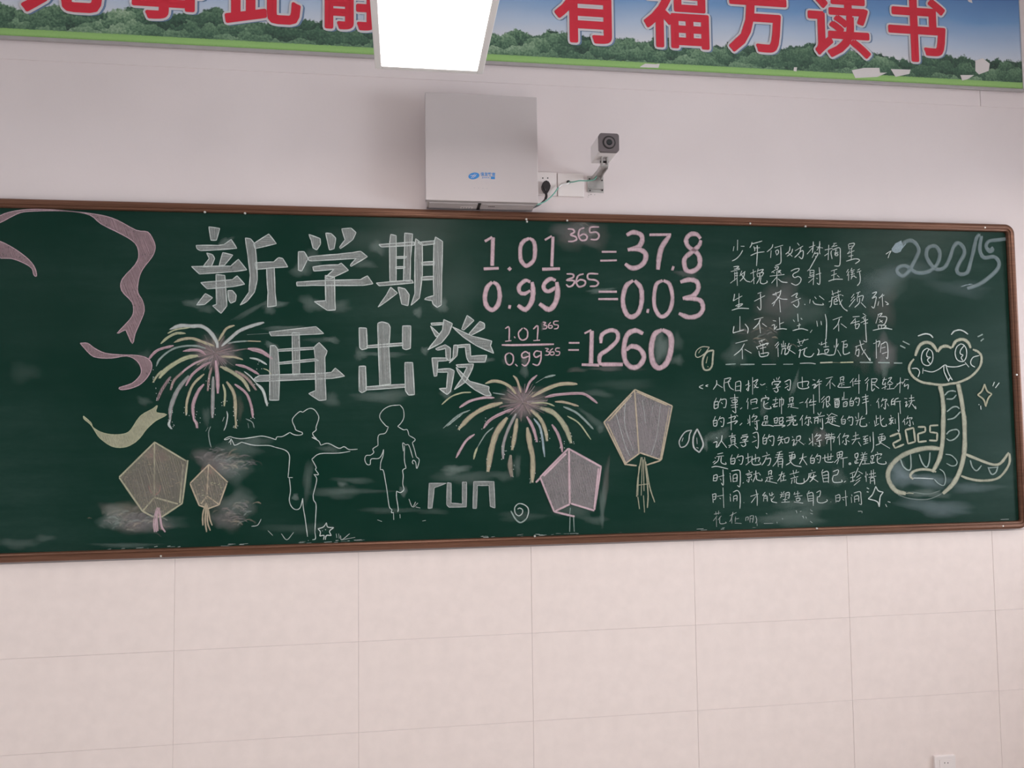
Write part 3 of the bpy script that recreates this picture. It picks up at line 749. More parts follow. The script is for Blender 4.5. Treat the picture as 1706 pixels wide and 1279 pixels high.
# ---- fireworks --------------------------------------------------
def firework(crop, rays, cx_, cy_, label, specks):
    c = Chalk(*crop)
    px, py = c.tr(cx_, cy_)
    c.smudge(px, py, 34, 26, .62, 'm', 0); c.smudge(px, py, 46, 30, .30, 'l', 0)
    for i in range(90):
        a = random.uniform(0, 6.283); r0 = random.uniform(0, 10); r1 = random.uniform(18, 44)
        c.line([(px+r0*math.cos(a), py+r0*.75*math.sin(a)), (px+r1*math.cos(a+.05), py+r1*.75*math.sin(a+.05))], random.uniform(1, 3), CLR[random.choice('mmlkt')], random.uniform(.3, .75))
    root = c.done('chalk_firework', label)
    for row in rays.strip().split('\n'):
        cl, w_, data = row.strip().split('|')
        c = Chalk(*crop); w_ = float(w_)
        for st in data.split(';'):
            v = [float(k) for k in st.split()]
            pts = [c.tr(v[i], v[i+1]) for i in range(0, len(v)-1, 2)]
            c.line(pts, w_*1.1/c.sc, CLR[cl], .80, True, .6)
            if w_ > 24:
                for s_ in (-.36, .3):
                    q = [(a+s_*w_/c.sc*.8, b+abs(s_)*w_/c.sc*.4) for a, b in pts]
                    c.line(q, 1.3, CLR['w' if cl in 'wg' else ('y' if cl in 'oyY' else 'P')], .6, True, .6)
            if specks and w_ >= 25 and pts[-1][1] > py+20:
                for k in range(5):
                    e_ = pts[-1] if pts[-1][1] > pts[0][1] else pts[0]
                    x, y = e_[0]+random.uniform(-5, 5), e_[1]-random.uniform(-1, 22)
                    c.line([(x, y), (x+.8, y+1)], 1.5, CLR['w'], .9)
        c.done('streak', None, root)
firework((230, 520, 7.104), '''g|40|380 200 500 160 640 165 750 165 850 230 930 350 940 420
y|18|350 250 450 205 620 180
y|28|270 370 350 300 450 250 560 250
o|30|430 355 520 320 640 310 760 350 900 400
p|28|120 560 230 450 420 395
d|22|215 640 260 550 400 440 550 400 700 400 800 430
p|28|535 460 650 445 730 455 800 500
y|45|250 780 330 680 480 580 600 530 710 515
Y|25|175 830 220 760 280 690
t|30|385 920 430 800 560 680
p|24|520 710 600 650 700 590 900 520
k|36|225 1045 280 920 385 760
d|45|380 1270 390 1120 470 920 600 750
p|28|565 870 640 740 760 640 860 590
o|28|570 1220 580 1050 650 860 780 730
p|35|660 1270 650 1100 710 940 780 850
t|28|825 930 840 780 870 650
d|38|880 1250 885 1000 890 760
p|40|945 960 940 780 920 570
y|25|1005 850 1030 960 1020 1110
o|35|1050 820 1140 980 1155 1270
p|28|1145 850 1280 960 1340 1110 1360 1250
Y|40|975 640 1100 700 1240 800 1320 930
t|35|1150 690 1290 780 1400 920
w|14|1255 700 1330 760 1400 840
w|28|1400 840 1480 930 1530 1110
p|28|1155 620 1280 650 1430 735
w|22|1320 540 1420 560 1525 620
y|12|1480 665 1540 690 1580 740
p|42|1590 550 1450 460 1300 430
k|16|1300 430 1100 460 920 500
o|25|1240 560 1130 530 960 525
o|30|1450 345 1300 340
d|18|1300 340 1160 350 1060 370
g|35|1490 120 1350 160 1200 220 1080 320 990 400
o|28|1140 155 1050 190 1000 260 950 340
d|8|1290 265 1550 250
w|28|380 1270 365 1330 400 1380
p|44|660 1270 690 1310 700 1370
d|12|860 1350 835 1420 845 1520 865 1600;830 1360 800 1410
w|12|1050 1170 1060 1230 1040 1340 1015 1400;1000 1290 1020 1240
d|12|1275 1260 1350 1300 1375 1370;1300 1310 1310 1370
o|26|1155 1270 1160 1320 1150 1370''', 905, 480, 'left chalk firework with drooping multicoloured streaks', True)
firework((730, 600, 6.089), '''y|14|35 450 130 370 240 330 335 325
p|24|215 480 320 415 460 380 570 380
o|28|480 235 560 210 650 225 730 270 790 340
d|12|555 330 620 340 680 350
o|22|760 155 800 200 840 330
p|22|1005 150 930 220 885 330
d|12|990 230 1080 175
d|20|1080 175 1140 160 1190 150
o|34|1410 240 1250 240 1100 290 950 370
p|25|1085 375 1200 350 1400 335 1500 350 1615 435
y|16|920 440 1040 430 1120 440 1180 465
o|22|1185 420 1280 425 1425 465
d|20|1270 470 1400 530 1500 620 1575 700
y|14|1310 565 1430 640 1550 805
Y|45|1040 480 1180 540 1290 680 1350 840
o|34|940 500 1040 600 1090 720 1105 820
b|22|970 590 1040 700 1080 980
p|28|900 570 960 680 1005 830
p|25|1155 650 1210 740 1245 840 1260 930
o|45|905 680 930 850 960 1000 955 1240
o|40|800 590 780 740 750 910
t|45|735 960 730 1080 750 1180
d|28|790 540 710 700 660 860 660 1000
o|50|700 580 590 740 530 950 505 1130
d|12|560 680 480 750 400 880
y|20|400 880 375 940 360 1005
p|24|370 750 280 820 180 990
d|14|325 505 200 560 50 690;250 540 150 620 90 670
o|40|650 430 480 480 330 570 205 700
p|26|760 490 600 560 510 620 460 690''', 860, 425, 'right chalk firework above the word run', True)

# ---- lanterns ---------------------------------------------------
def lantern(crop, label, fillc, fill, edges, ew, ec, tassel, tw, tc_, extra=None):
    c = Chalk(*crop); v = [float(k) for k in fill.split()]
    pts = [c.tr(v[i], v[i+1]) for i in range(0, len(v)-1, 2)]
    c.fill(pts, fillc, .66); c.hatch(pts, 2.6, 2.6, 'l' if fillc != 't' else 'k', .5, 1.5); c.hatch(pts, 4, 2, fillc, .75, 1.3)
    if extra: extra(c)
    root = c.done('chalk_lantern', label)
    c = Chalk(*crop); c.S(ew, ec, edges, .95, False, .15); c.done('frame_lines', None, root)
    c = Chalk(*crop); c.S(tw, tc_, tassel, .8); c.done('tassel', None, root)
def ex1(c):
    for x, y, rx, ry, a in ((465, 370, 13, 16, .6), (570, 390, 14, 12, .6), (495, 720, 14, 15, .6)): c.smudge(*c.tr(x, y), rx, ry, a, 'r')
    c.S(12, 'r', '430 690 450 750 490 800;560 690 545 760 500 800;500 650 495 800', .7)
    for i in range(26):
        x, y = random.uniform(250, 760), random.uniform(400, 880); c.S(12, random.choice('kto'), '%f %f %f %f' % (x, y, x+40, y+random.uniform(-20, 20)), .6)
lantern((180, 700, 6.396), 'large olive and pink chalk lantern beside the left firework', 't', '500 240 840 430 785 885 575 1020 365 960 130 605',
        '500 235 835 435;850 425 790 885;800 470 765 880;790 885 570 1030;570 1030 475 1025 365 965;365 965 120 610;120 605 500 230;495 240 492 800;490 825 370 965;490 820 745 890', 20, 'Y',
        '525 925 490 1060 495 1190;530 930 520 1060 530 1180;540 930 560 1080 575 1160;545 930 570 1120 610 1190;530 930 505 1100 515 1190', 22, 'p', ex1)
def ex2(c):
    c.smudge(*c.tr(1085, 540), 14, 11, .7, 'r'); c.smudge(*c.tr(1060, 720), 9, 11, .6, 'r')
    for i in range(22):
        x, y = random.uniform(930, 1200), random.uniform(600, 860); c.S(12, random.choice('yto'), '%f %f %f %f' % (x, y, x+25, y+random.uniform(-20, 20)), .6)
lantern((180, 700, 6.396), 'small chalk lantern with a pink top and orange tassel', 't', '1070 475 1270 660 1190 890 1070 940 970 900 880 675',
        '1075 470 875 670;1075 470 1275 660;1265 670 1185 895;875 675 970 905;970 905 1070 940;1070 940 1190 895;1070 480 1055 790;1055 805 1180 895;1055 805 990 890', 17, 'o',
        '1045 880 1010 1000 1010 1120;1050 880 1035 1050 1050 1190;1060 900 1060 1080 1090 1175;1065 930 1085 1050 1110 1120', 18, 'o', ex2)
lantern((840, 740, 8.525), 'pink outlined chalk lantern under the right firework', 'l', '910 70 1385 320 1275 930 945 845 715 950 515 465',
        '910 60 510 465;880 130 560 450;510 465 710 955;910 60 1380 320;1375 320 1280 930;1340 340 1280 900;1280 940 950 840;920 70 930 840;930 850 710 955;710 955 1000 1025;450 540 520 470', 30, 'p',
        '935 1030 930 1240;985 1030 995 1240;940 900 930 1000', 20, 'd')
lantern((980, 630, 5.327), 'topmost chalk lantern, mauve with a pale orange outline', 'l', '415 110 745 250 645 720 455 660 335 765 145 395',
        '415 100 140 390;385 150 180 380;140 390 330 770;170 400 340 770;415 100 745 245;430 120 700 240;745 245 650 720;720 260 640 720;650 725 460 660;412 110 450 660;455 665 330 755;340 765 430 775;515 770 640 730', 14, 'o',
        '470 700 440 900 430 1050;480 700 470 1040;500 700 530 1000 525 1150;510 740 545 960 590 1100;440 1050 455 1160;490 1040 500 1190;450 780 440 1040;515 760 530 1040;430 950 545 935;490 720 495 1000', 12, 'Y',
        lambda c: c.S(8, 'g', '330 180 325 420 400 640;245 310 330 600 370 690;480 190 510 400;575 240 550 400;640 240 610 500 560 680', .7).S(30, 'l', '360 250 380 640;560 300 540 640', .5))

# ---- two children drawn in outline ------------------------------
c = Chalk(360, 650, 4.921)
c.S(7.2, 'w', '''710 180 685 175 640 215 625 250 645 300 655 325 690 340 705 345 705 362 670 368 635 362 605 345;605 345 545 378 500 382 490 405;490 405 430 385 370 375 300 385 210 397 150 390 110 380 70 400 80 405 115 393;
710 180 760 150 800 155 830 190 842 230 820 300 820 325 790 350;790 350 800 375 825 400 785 385;785 385 840 415 858 450;858 450 920 435 1005 475 1050 462 1090 485 1160 483;1100 500 1000 515 850 520 785 565;
785 565 820 630 815 650 840 690 800 690;805 690 825 735 795 860;795 860 800 900 820 940 815 1060 810 1160;810 1160 815 1215 790 1225;125 395 105 430;120 400 120 445;125 400 140 430 155 450 210 425;210 425 310 450 430 452 480 465;480 465 565 490 600 530 600 600 590 715;590 715 628 715;
600 715 610 820 600 900 620 955 655 978 690 960 710 885;710 885 715 960 730 1050 750 1200;755 1230 757 1232''', .85)
c.done('chalk_figure', 'thin chalk outline of a child with both arms spread wide')
c = Chalk(580, 650, 5.331)
c.S(7.4, 'w', '''460 130 370 140 305 180 280 240 330 310 358 325;358 325 330 380 270 400 265 490;265 490 220 520 228 550 200 575 160 580 148 615 165 655 195 658 205 610 270 605 300 570 315 525;315 525 310 580 290 640 285 705;285 705 312 712 330 800 345 890 365 1030 390 1060;390 1060 385 1085 405 1085;403 1090 405 1150;
460 130 490 170 495 240 470 290 440 320;440 320 490 350 525 350 540 400;540 400 595 435 570 465;570 465 590 530 605 590;605 590 632 620 610 695 600 640 580 620 570 640 580 655;575 600 540 490 510 485;510 485 485 468 490 540;500 490 500 620 515 690;515 690 485 710 490 760 485 830 495 880 465 908 430 895;430 895 430 950 445 1050 440 1080;460 1100 462 1135''', .85)
c.done('chalk_figure', 'thin chalk outline of a walking child beside the word run')
c = Chalk(360, 650, 4.921)
c.S(8, 'w', '''905 1085 915 1120 965 1125;965 1125 930 1155 945 1190;945 1190 905 1190 895 1225;905 1085 880 1120 835 1135;835 1135 855 1160 850 1195;850 1195 885 1190 880 1225;895 1140 900 1145;870 1150 873 1153''', .9)
c.done('chalk_star', 'small chalk star by the bottom frame')
for cr, w_, ds in (((360, 650, 4.921), 7, ('290 1115 340 1105 370 1055', '425 1150 465 1190', '535 1175 580 1225 635 1165', '985 1175 990 1210;1005 1175 1010 1215;1020 1190 1030 1225 1095 1175;1030 1225 1140 1205')),
                   (RUN, 8, ('540 965 570 1035 600 990;600 1035 640 1045;620 1000 580 1040', '260 1150 300 1165', '660 1160 690 1155'))):
    for d in ds:
        c = Chalk(*cr); c.S(w_, 'w', d, .6); c.done('chalk_grass')
c = Chalk(840, 740, 8.525)
c.S(15, 'w', '190 920 220 905 260 930 255 980 210 1015 160 980 150 900 200 845 270 850 335 900 345 970 320 1050', .75).S(22, 'd', '320 1050 270 1095 220 1108 160 1060 95 945', .9)
c.done('chalk_spiral', 'small chalk spiral right of the word run')

# ---- ribbons at the left -----------------------------------------
def ribbon(crop, label, fillc, outl, data):
    c = Chalk(*crop)
    v = [float(k) for k in data.split()]
    P_c = [Vector((*c.tr(v[i], v[i+1]), 0)) for i in range(0, len(v)-1, 2)]
    n_ = len(P_c); S_ = smooth_path(P_c+[P_c[0]], 3)
    pts = [(q.x, q.y) for q in S_[:-1]]
    c.fill(pts, fillc, .80); c.hatch(pts, 3.2, 2.0, outl, .45, 1.2)
    c.line(pts+[pts[0]], 1.6, CLR['p' if outl == 'P' else 'y'], .8, False, .1)
    c.done('chalk_ribbon', label)
ribbon((0, 330, 5.328), 'long pink chalk ribbon curling down from the top left', 'm', 'P', '''-20 165 80 125 250 100 450 103 700 124 900 152 1040 195 1210 285 1310 300 1360 370 1378 440 1350 520 1260 640 1225 750 1225 840 1265 910 1280 1000 1240 1110 1200 1200 1176 1290
 1130 1200 1110 1170 1040 1200 1150 1080 1185 1010 1170 920 1080 820 1085 720 1200 590 1232 500 1200 400 1080 320 900 230 800 150 640 118 450 112 250 118 150 140 -20 225''')
ribbon((0, 330, 5.328), 'short pink chalk ribbon at the left edge', 'm', 'P', '-20 375 60 410 160 470 260 550 310 620 325 690 300 680 280 620 200 570 100 535 -20 520')
ribbon((0, 540, 5.687), 'pink chalk ribbon bending back beside the left firework', 'm', 'P', '760 180 830 180 900 230 1000 275 1150 290 1300 295 1400 325 1440 390 1410 480 1340 560 1260 600 1160 620 1130 600 1250 560 1330 480 1335 410 1290 340 1200 300 1060 320 920 315 850 280')
ribbon((0, 540, 5.687), 'olive chalk ribbon tail above the large lantern', 'Y', 'y', '''790 870 860 930 880 975 950 1020 1050 1045 1170 1040 1240 1000 1330 870 1450 800 1490 770 1480 835 1580 855 1480 910 1390 990 1330 1070 1260 1130 1170 1165 1060 1155 950 1080 900 1010 860 950 800 900''')

# ---- quotation marks and the underline --------------------------
c = Chalk(1150, 570, 7.995)
c.S(12, 'c', '255 65 160 60 85 110 70 180 110 200 190 150 255 65', .9).S(26, 'c', '310 105 300 200 290 310 250 365 190 365 165 310 170 220 220 130 310 105', .8).S(14, 'y', '145 90 110 145;230 190 210 280;230 320 240 330', .8)
c.done('chalk_quotation_mark', 'cream chalk droplet quotation mark left of the underline')
c = Chalk(1120, 700, 7.105)
c.S(14, 'g', '230 115 150 140 85 240 90 300 110 320 160 300 195 240 205 170 230 115').S(19, 'g', '295 100 250 200 255 320 320 380;320 380 365 300 350 220 295 100').S(10, 'g', '130 205 115 250;290 205 295 280;285 320 310 330')
c.done('chalk_quotation_mark', 'white chalk droplet quotation marks left of the small text')
c = Chalk(1190, 500, 10.656)
c.S(25, 'd', '200 1140 380 1130;465 1140 715 1137', .9, False).S(14, 'w', '845 1140 1095 1137').S(22, 'd', '1225 1137 1400 1135').S(16, 'w', '1520 1120 1700 1115 1800 1130', .8)
c.crop(1340, 500, 10.656).S(34, 'c', '280 1110 500 1100').S(8, 'y', '500 1105 640 1108', .7).S(30, 'y', '640 1105 870 1098').S(32, 'd', '985 1102 1215 1105;1310 1105 1515 1110;1590 1115 1740 1115')
c.done('chalk_underline', 'dashed chalk line under the poem')

# ---- poem -------------------------------------------------------
P1 = (1190, 390, 10.656); P2 = (1330, 390, 10.656); P3 = (1190, 500, 10.656); P4 = (1340, 500, 10.656)
def text(label, *rows, w_=16, al=.92, name='chalk_text_line'):
    st = []
    for crop, data in rows:
        ox, oy, sc = crop
        for s_ in data.replace('\n', ' ').split(';'):
            v = [float(k) for k in s_.split()]
            if len(v) > 3: st.append([(ox+v[i]/sc, oy+v[i+1]/sc) for i in range(0, len(v)-1, 2)])
    st.sort(key=lambda p_: min(q[0] for q in p_))
    groups = []; lo = hi = None
    for s_ in st:
        a, b = min(q[0] for q in s_), max(q[0] for q in s_)
        if groups and a < hi-1.0 and (hi-lo < 20 or b < hi): groups[-1].append(s_); hi = max(hi, b)
        else: groups.append([s_]); lo, hi = a, b
    holder = bpy.data.objects.new(name, None); COL.objects.link(holder); holder.parent = board; holder['label'] = label
    for g in groups:
        c = Chalk()
        for s_ in g: c.line(s_, w_/10.656, CLR['w'], al, True, .3)
        c.done('chalk_character', None, holder)
text('first line of the white chalk poem', (P1, '''415 100 410 290;350 215 335 300;470 215 535 215;505 285 455 370 385 440 315 475;
670 140 660 190 630 240;655 175 770 145 850 120;760 195 765 300 750 565;700 215 720 270 715 300;715 245 810 240;645 380 760 330 890 312;
1040 180 1020 240 935 315;1010 290 1000 420;1070 240 1220 195;1085 300 1130 280 1140 330 1110 370;1085 300 1110 375;1180 225 1185 400 1175 515 1080 560;
1345 215 1330 300 1265 355;1300 320 1385 395;1390 260 1370 330 1290 395;1475 155 1510 200;1435 295 1575 210;1540 235 1510 330 1425 415;1500 330 1570 290 1580 360 1555 435 1500 395'''),
     (P2, '''190 235 300 195;265 130 265 200 250 330;260 230 155 355;320 225 435 245;380 125 375 300 385 355;390 170 330 290;300 310 245 420;285 345 350 340 300 440 210 600;300 390 320 410;
470 280 610 250;540 190 530 460;465 385 530 340;620 165 680 160;650 165 610 215;590 225 690 200;590 290 580 340 600 440;600 280 730 240 745 350 740 520 715 565 640 560;650 290 690 280;665 270 660 370;640 330 710 320;650 375 655 345 700 350 695 380 655 380;
890 180 900 270;895 175 990 160 985 200 940 255;905 220 970 205;905 265 960 250;920 290 870 350;880 345 995 290;945 260 940 440;890 395 975 375;850 480 990 440 1070 445 1080 475 1010 525'''))
text('second line of the white chalk poem', (P1, '''340 580 435 570 390 610;350 620 450 605;295 665 455 620;365 670 360 830;350 700 420 690;370 740 420 730;400 660 410 915;285 870 400 780;490 650 460 720;450 740 550 660;540 660 520 760 455 835;470 700 560 820 640 850;
640 700 740 655;690 625 705 885;650 850 720 770;780 610 760 680;770 650 870 625 830 680;755 700 770 760;760 700 870 680 845 750;775 755 850 740;810 690 800 790 750 880;830 760 820 860 880 880 940 850 930 825;
1065 590 1140 580 1110 640;1080 600 1120 640;1015 680 1090 630;1030 660 1070 690;1120 660 1180 640 1130 690;1130 650 1190 700;985 745 1245 715;1110 660 1115 930;1110 760 1015 870;1130 790 1200 845 1300 858;
1360 655 1430 620 1505 610 1485 660 1410 700 1395 740 1430 770 1490 750 1540 790 1520 860 1450 905 1365 870'''),
     (P2, '''215 600 160 655;190 640 280 640;210 650 205 740;280 640 265 900;215 690 270 680;210 735 270 720;180 770 290 740;270 780 180 860;310 720 405 690;370 590 385 780 375 890 330 865;320 780 345 790;
580 655 690 620;640 630 625 820;585 735 680 700;535 835 650 800 790 800;690 730 730 765;
890 620 855 680;900 660 865 740;895 710 890 825;950 600 930 660;940 650 1000 630;930 680 990 665;930 720 1000 700;960 660 950 740;930 760 1000 735;960 750 935 800;980 740 1035 775;1050 640 1090 615;1040 675 1115 650;1085 660 1100 780 1090 860 1045 915'''))
text('third line of the white chalk poem', (P1, '''360 1060 350 1130 335 1185;335 1185 495 1095;440 1050 435 1310;375 1275 430 1250 500 1235 470 1270 400 1290;310 1350 440 1315 615 1320;
770 1055 835 1030;710 1190 900 1090;820 1050 825 1335 760 1285;1080 1080 1030 1070;1035 1075 1190 1010;1090 1030 1100 1090;1180 990 1165 1080 1090 1180 1020 1240;1110 1110 1200 1150 1300 1155;1085 1190 1045 1275;1155 1160 1175 1385;
1370 1105 1475 1045 1450 1115 1480 1130;1365 1215 1535 1135;1490 1170 1500 1240 1465 1295 1400 1245;1600 1240 1615 1255'''),
     (P2, '''210 1155 200 1230;255 1180 300 1240 440 1255 430 1225;290 1110 320 1150;370 1095 460 1165;
600 1000 620 1090;590 1070 750 1010;710 990 700 1050;590 1130 760 1070;600 1110 585 1250 560 1300;540 1200 590 1180;640 1160 700 1120;635 1160 640 1240 700 1240;660 1150 700 1180 650 1200;710 1060 730 1180 790 1300 870 1365 850 1340;780 1160 730 1250;770 1080 800 1095;
990 1060 940 1130;1000 1110 930 1190;1010 1150 900 1290;1030 1050 1100 1020;1070 1040 1050 1100;1040 1120 1150 1090 1130 1190;1045 1130 1050 1200;1090 1130 1080 1220 1000 1300;1110 1210 1200 1305;
1310 1050 1390 1025 1350 1090 1310 1140 1380 1110 1370 1200 1340 1310 1300 1280;1500 1060 1440 1140;1430 1130 1525 1080;1490 1110 1500 1290;1430 1190 1410 1270;1540 1190 1600 1240 1560 1250'''))
text('fourth line of the white chalk poem', (P3, '''455 285 455 540;350 460 335 570 370 570 525 525;545 420 600 500 590 590;710 345 870 305;820 330 780 420 690 510;800 400 820 585;850 410 930 470;
1040 360 1095 370;1020 450 1070 435 1065 520 1110 460;1155 305 1165 520;1165 420 1235 390;1100 525 1200 505 1290 515;1480 240 1490 380;1400 345 1425 380;1535 315 1560 345;1510 410 1500 520;1470 455 1535 435;1390 540 1540 505 1665 535'''),
     (P4, '''140 525 105 575;220 365 235 465;295 370 305 440;370 245 395 400 385 700;505 350 670 290;625 325 590 430 515 515;610 420 610 550;650 415 750 490;
860 295 980 285;910 320 820 420;830 410 980 370;905 340 910 500;890 440 975 420 950 495 905 505;1040 235 1080 260;1020 320 1100 270;1050 310 1070 360;1000 400 1130 340;1050 420 1130 400;1085 300 1090 500 1105 745;
1300 260 1380 230 1330 300;1320 250 1270 410;1350 290 1460 300 1440 400 1400 440;1330 390 1390 360;1330 340 1390 400;1310 440 1320 510;1310 440 1450 450 1400 500;1370 450 1370 500;1215 535 1400 500 1560 515;1440 480 1555 520'''))
text('fifth line of the white chalk poem', (P3, '''375 765 590 710;535 770 470 880 350 980;495 860 500 1045;540 870 660 940;790 735 900 695;840 700 850 750;800 750 830 790;745 820 775 870;755 830 950 760 930 800;820 800 900 790;860 770 870 960;810 860 920 830;790 900 820 1000 940 985;820 950 960 930 940 990;
1140 740 1075 810;1150 770 1095 850;1130 840 1135 1005;1190 770 1200 820;1230 720 1220 830;1265 760 1250 820;1190 830 1280 810;1210 850 1190 960;1215 870 1265 850 1250 960 1290 940;1330 760 1290 860;1290 850 1370 800;1350 830 1310 930 1270 970;1300 860 1440 950;
1490 690 1520 780;1475 750 1670 690;1600 690 1560 770;1480 810 1510 820;1520 800 1560 800;1500 900 1530 880 1505 1020;1540 890 1650 840;1610 860 1590 960 1640 1000 1720 1000 1770 940'''),
     (P4, '''260 770 275 780;240 860 260 900 250 950 225 975;225 975 330 950 430 975 520 970;310 740 295 800;300 790 400 750;375 685 380 840;340 830 435 820;360 880 370 945;355 885 430 870 410 930 370 940;
575 680 570 800 545 930 520 970;530 800 535 840;605 770 580 830;590 880 650 990;660 740 750 715;700 740 690 900 710 960 800 935 790 920;700 790 760 780 750 830 700 830;
900 830 1060 770;930 810 905 970;920 900 970 870 960 990 930 975;985 710 1020 850 1090 960 1170 1075 1160 1020;1085 870 1020 970;1050 720 1100 745;
1225 770 1270 755;1275 700 1280 1030;1280 740 1340 730 1310 830;1365 770 1350 930;1370 780 1460 745 1485 900 1475 1035 1450 1010;1370 850 1440 830;1380 950 1470 920'''))

# ---- paragraph --------------------------------------------------
Q1 = (1150, 570, 7.995); Q2 = (1340, 600, 8.525); Q3 = (1120, 700, 7.105); Q4 = (1320, 700, 6.73)
WT = 15.2
text('first line of the small white chalk paragraph', (Q1, '''175 565 120 595 170 620;240 565 205 580 235 590;350 505 350 560 305 630;345 550 430 605;450 490 540 475 500 530;455 500 450 590 460 655;460 540 530 520;500 520 530 600 580 635;
605 530 600 650;610 530 670 525 670 660;610 590 665 580;600 645 670 640;735 575 790 545;775 505 775 640 750 625;745 630 800 570;830 465 830 695;830 530 900 495 870 550;850 560 880 600 910 600;890 550 850 610;930 555 955 575;960 570 1000 550;1015 595 1018 597;1015 630 1018 632;
1110 490 1125 520;1150 470 1155 500;1190 460 1170 500;1090 570 1100 530 1200 520 1180 550;1120 560 1180 560 1140 590;1150 590 1170 640 1145 665 1115 640;1100 620 1200 590;1255 530 1330 500 1330 600 1315 640 1290 620;1270 555 1300 560;1260 610 1310 580;
1430 540 1570 520 1560 580;1430 540 1440 600 1500 620 1575 605 1570 585;1490 460 1495 600'''),
     (Q2, '''120 275 155 285;110 355 160 340 135 400 190 350;215 270 180 320;180 310 250 295;160 360 240 330;210 310 215 600;305 260 405 235;385 260 310 365;365 290 365 405;390 320 440 370;
510 240 515 310;515 245 560 235 550 300;520 275 550 270;490 330 570 315;530 330 530 370;545 345 570 345;510 330 480 380 600 385 660 378;700 255 650 320;690 290 690 370;740 260 710 310;715 300 800 290;710 335 790 325;775 200 775 475;
905 245 860 290;920 270 870 330;900 320 890 430;950 265 1030 265 1010 310 955 310;955 270 960 430 1000 400;960 350 1010 340;980 340 1060 400;1110 280 1170 270;1140 245 1110 340 1160 330;1150 310 1145 415;1100 400 1170 370;1190 260 1240 245 1180 330;1210 290 1260 330;1180 345 1250 340;1215 350 1210 400;1170 410 1280 400;
1280 390 1370 300;1310 340 1400 310;1365 245 1355 465;1430 280 1390 340;1420 270 1480 275;1430 330 1420 370 1475 345 1470 410'''), w_=WT)
text('second line of the small white chalk paragraph', (Q1, '''350 740 320 800;320 790 320 880 370 870;320 800 370 790 370 870;325 835 370 830;410 745 385 800;395 770 475 760 470 860 440 870;410 800 430 820;
530 745 640 735;590 690 605 900 600 940 560 910;560 770 620 765 615 800 560 805;550 770 560 810;540 840 635 825;550 870 630 860;690 870 665 890;770 745 750 800;770 790 765 890;805 770 810 830;805 770 885 755 880 820;815 800 880 790;820 890 905 870;
1000 705 1010 735;945 790 960 750 1045 740 1030 770;985 780 980 860 1020 885 1075 880 1065 855;1040 800 990 830;1100 770 1170 760;1140 735 1135 800;1090 830 1170 805;1130 820 1110 860 1165 850;1190 750 1190 860;1190 765 1240 760 1235 830 1215 830;1215 730 1215 955;
1320 740 1325 800;1325 745 1370 735 1360 800;1325 770 1360 768;1300 830 1380 810;1345 820 1345 860;1355 835 1380 835;1320 840 1300 870;1330 860 1440 880;1455 810 1505 795;1570 745 1530 810;1555 790 1555 870;1610 760 1580 810;1590 800 1679 785;1590 840 1670 825;1640 695 1645 950'''),
     (Q2, '''285 510 240 560;300 540 245 600;280 590 265 680;310 530 355 515 350 580 310 585;310 535 320 660 350 640;340 600 370 640;
420 550 500 540;430 570 435 670;430 570 490 560 485 660 435 665;455 550 455 600;475 550 475 600;435 630 485 620;442 590 450 650;470 600 470 650;565 450 560 560;530 560 620 550;545 520 540 560;555 600 555 665;555 600 605 590 600 650 555 655;570 620 600 615;
670 530 645 590;645 580 650 650;650 590 695 580 690 640 655 645;655 615 690 610;740 520 710 570;720 550 780 540 770 630 750 640;730 585 750 600;820 525 910 505;870 480 885 740 870 765;835 560 905 540;820 610 915 580;940 635 945 638;
1060 540 1025 600;1050 580 1060 680;1120 535 1095 590;1100 570 1170 555 1155 590;1150 580 1150 690 1125 670;1110 620 1090 660;1175 610 1200 650;1270 540 1240 570 1235 640;1240 590 1280 580 1275 620 1240 625;1340 535 1290 560 1285 640;1300 590 1370 580;1355 590 1365 760;
1420 540 1460 545;1430 600 1455 590 1440 660 1475 620;1490 540 1560 530;1520 490 1520 570;1480 580 1570 570;1500 600 1510 620;1530 580 1500 640 1480 670;1530 620 1585 690 1575 650'''), w_=WT)
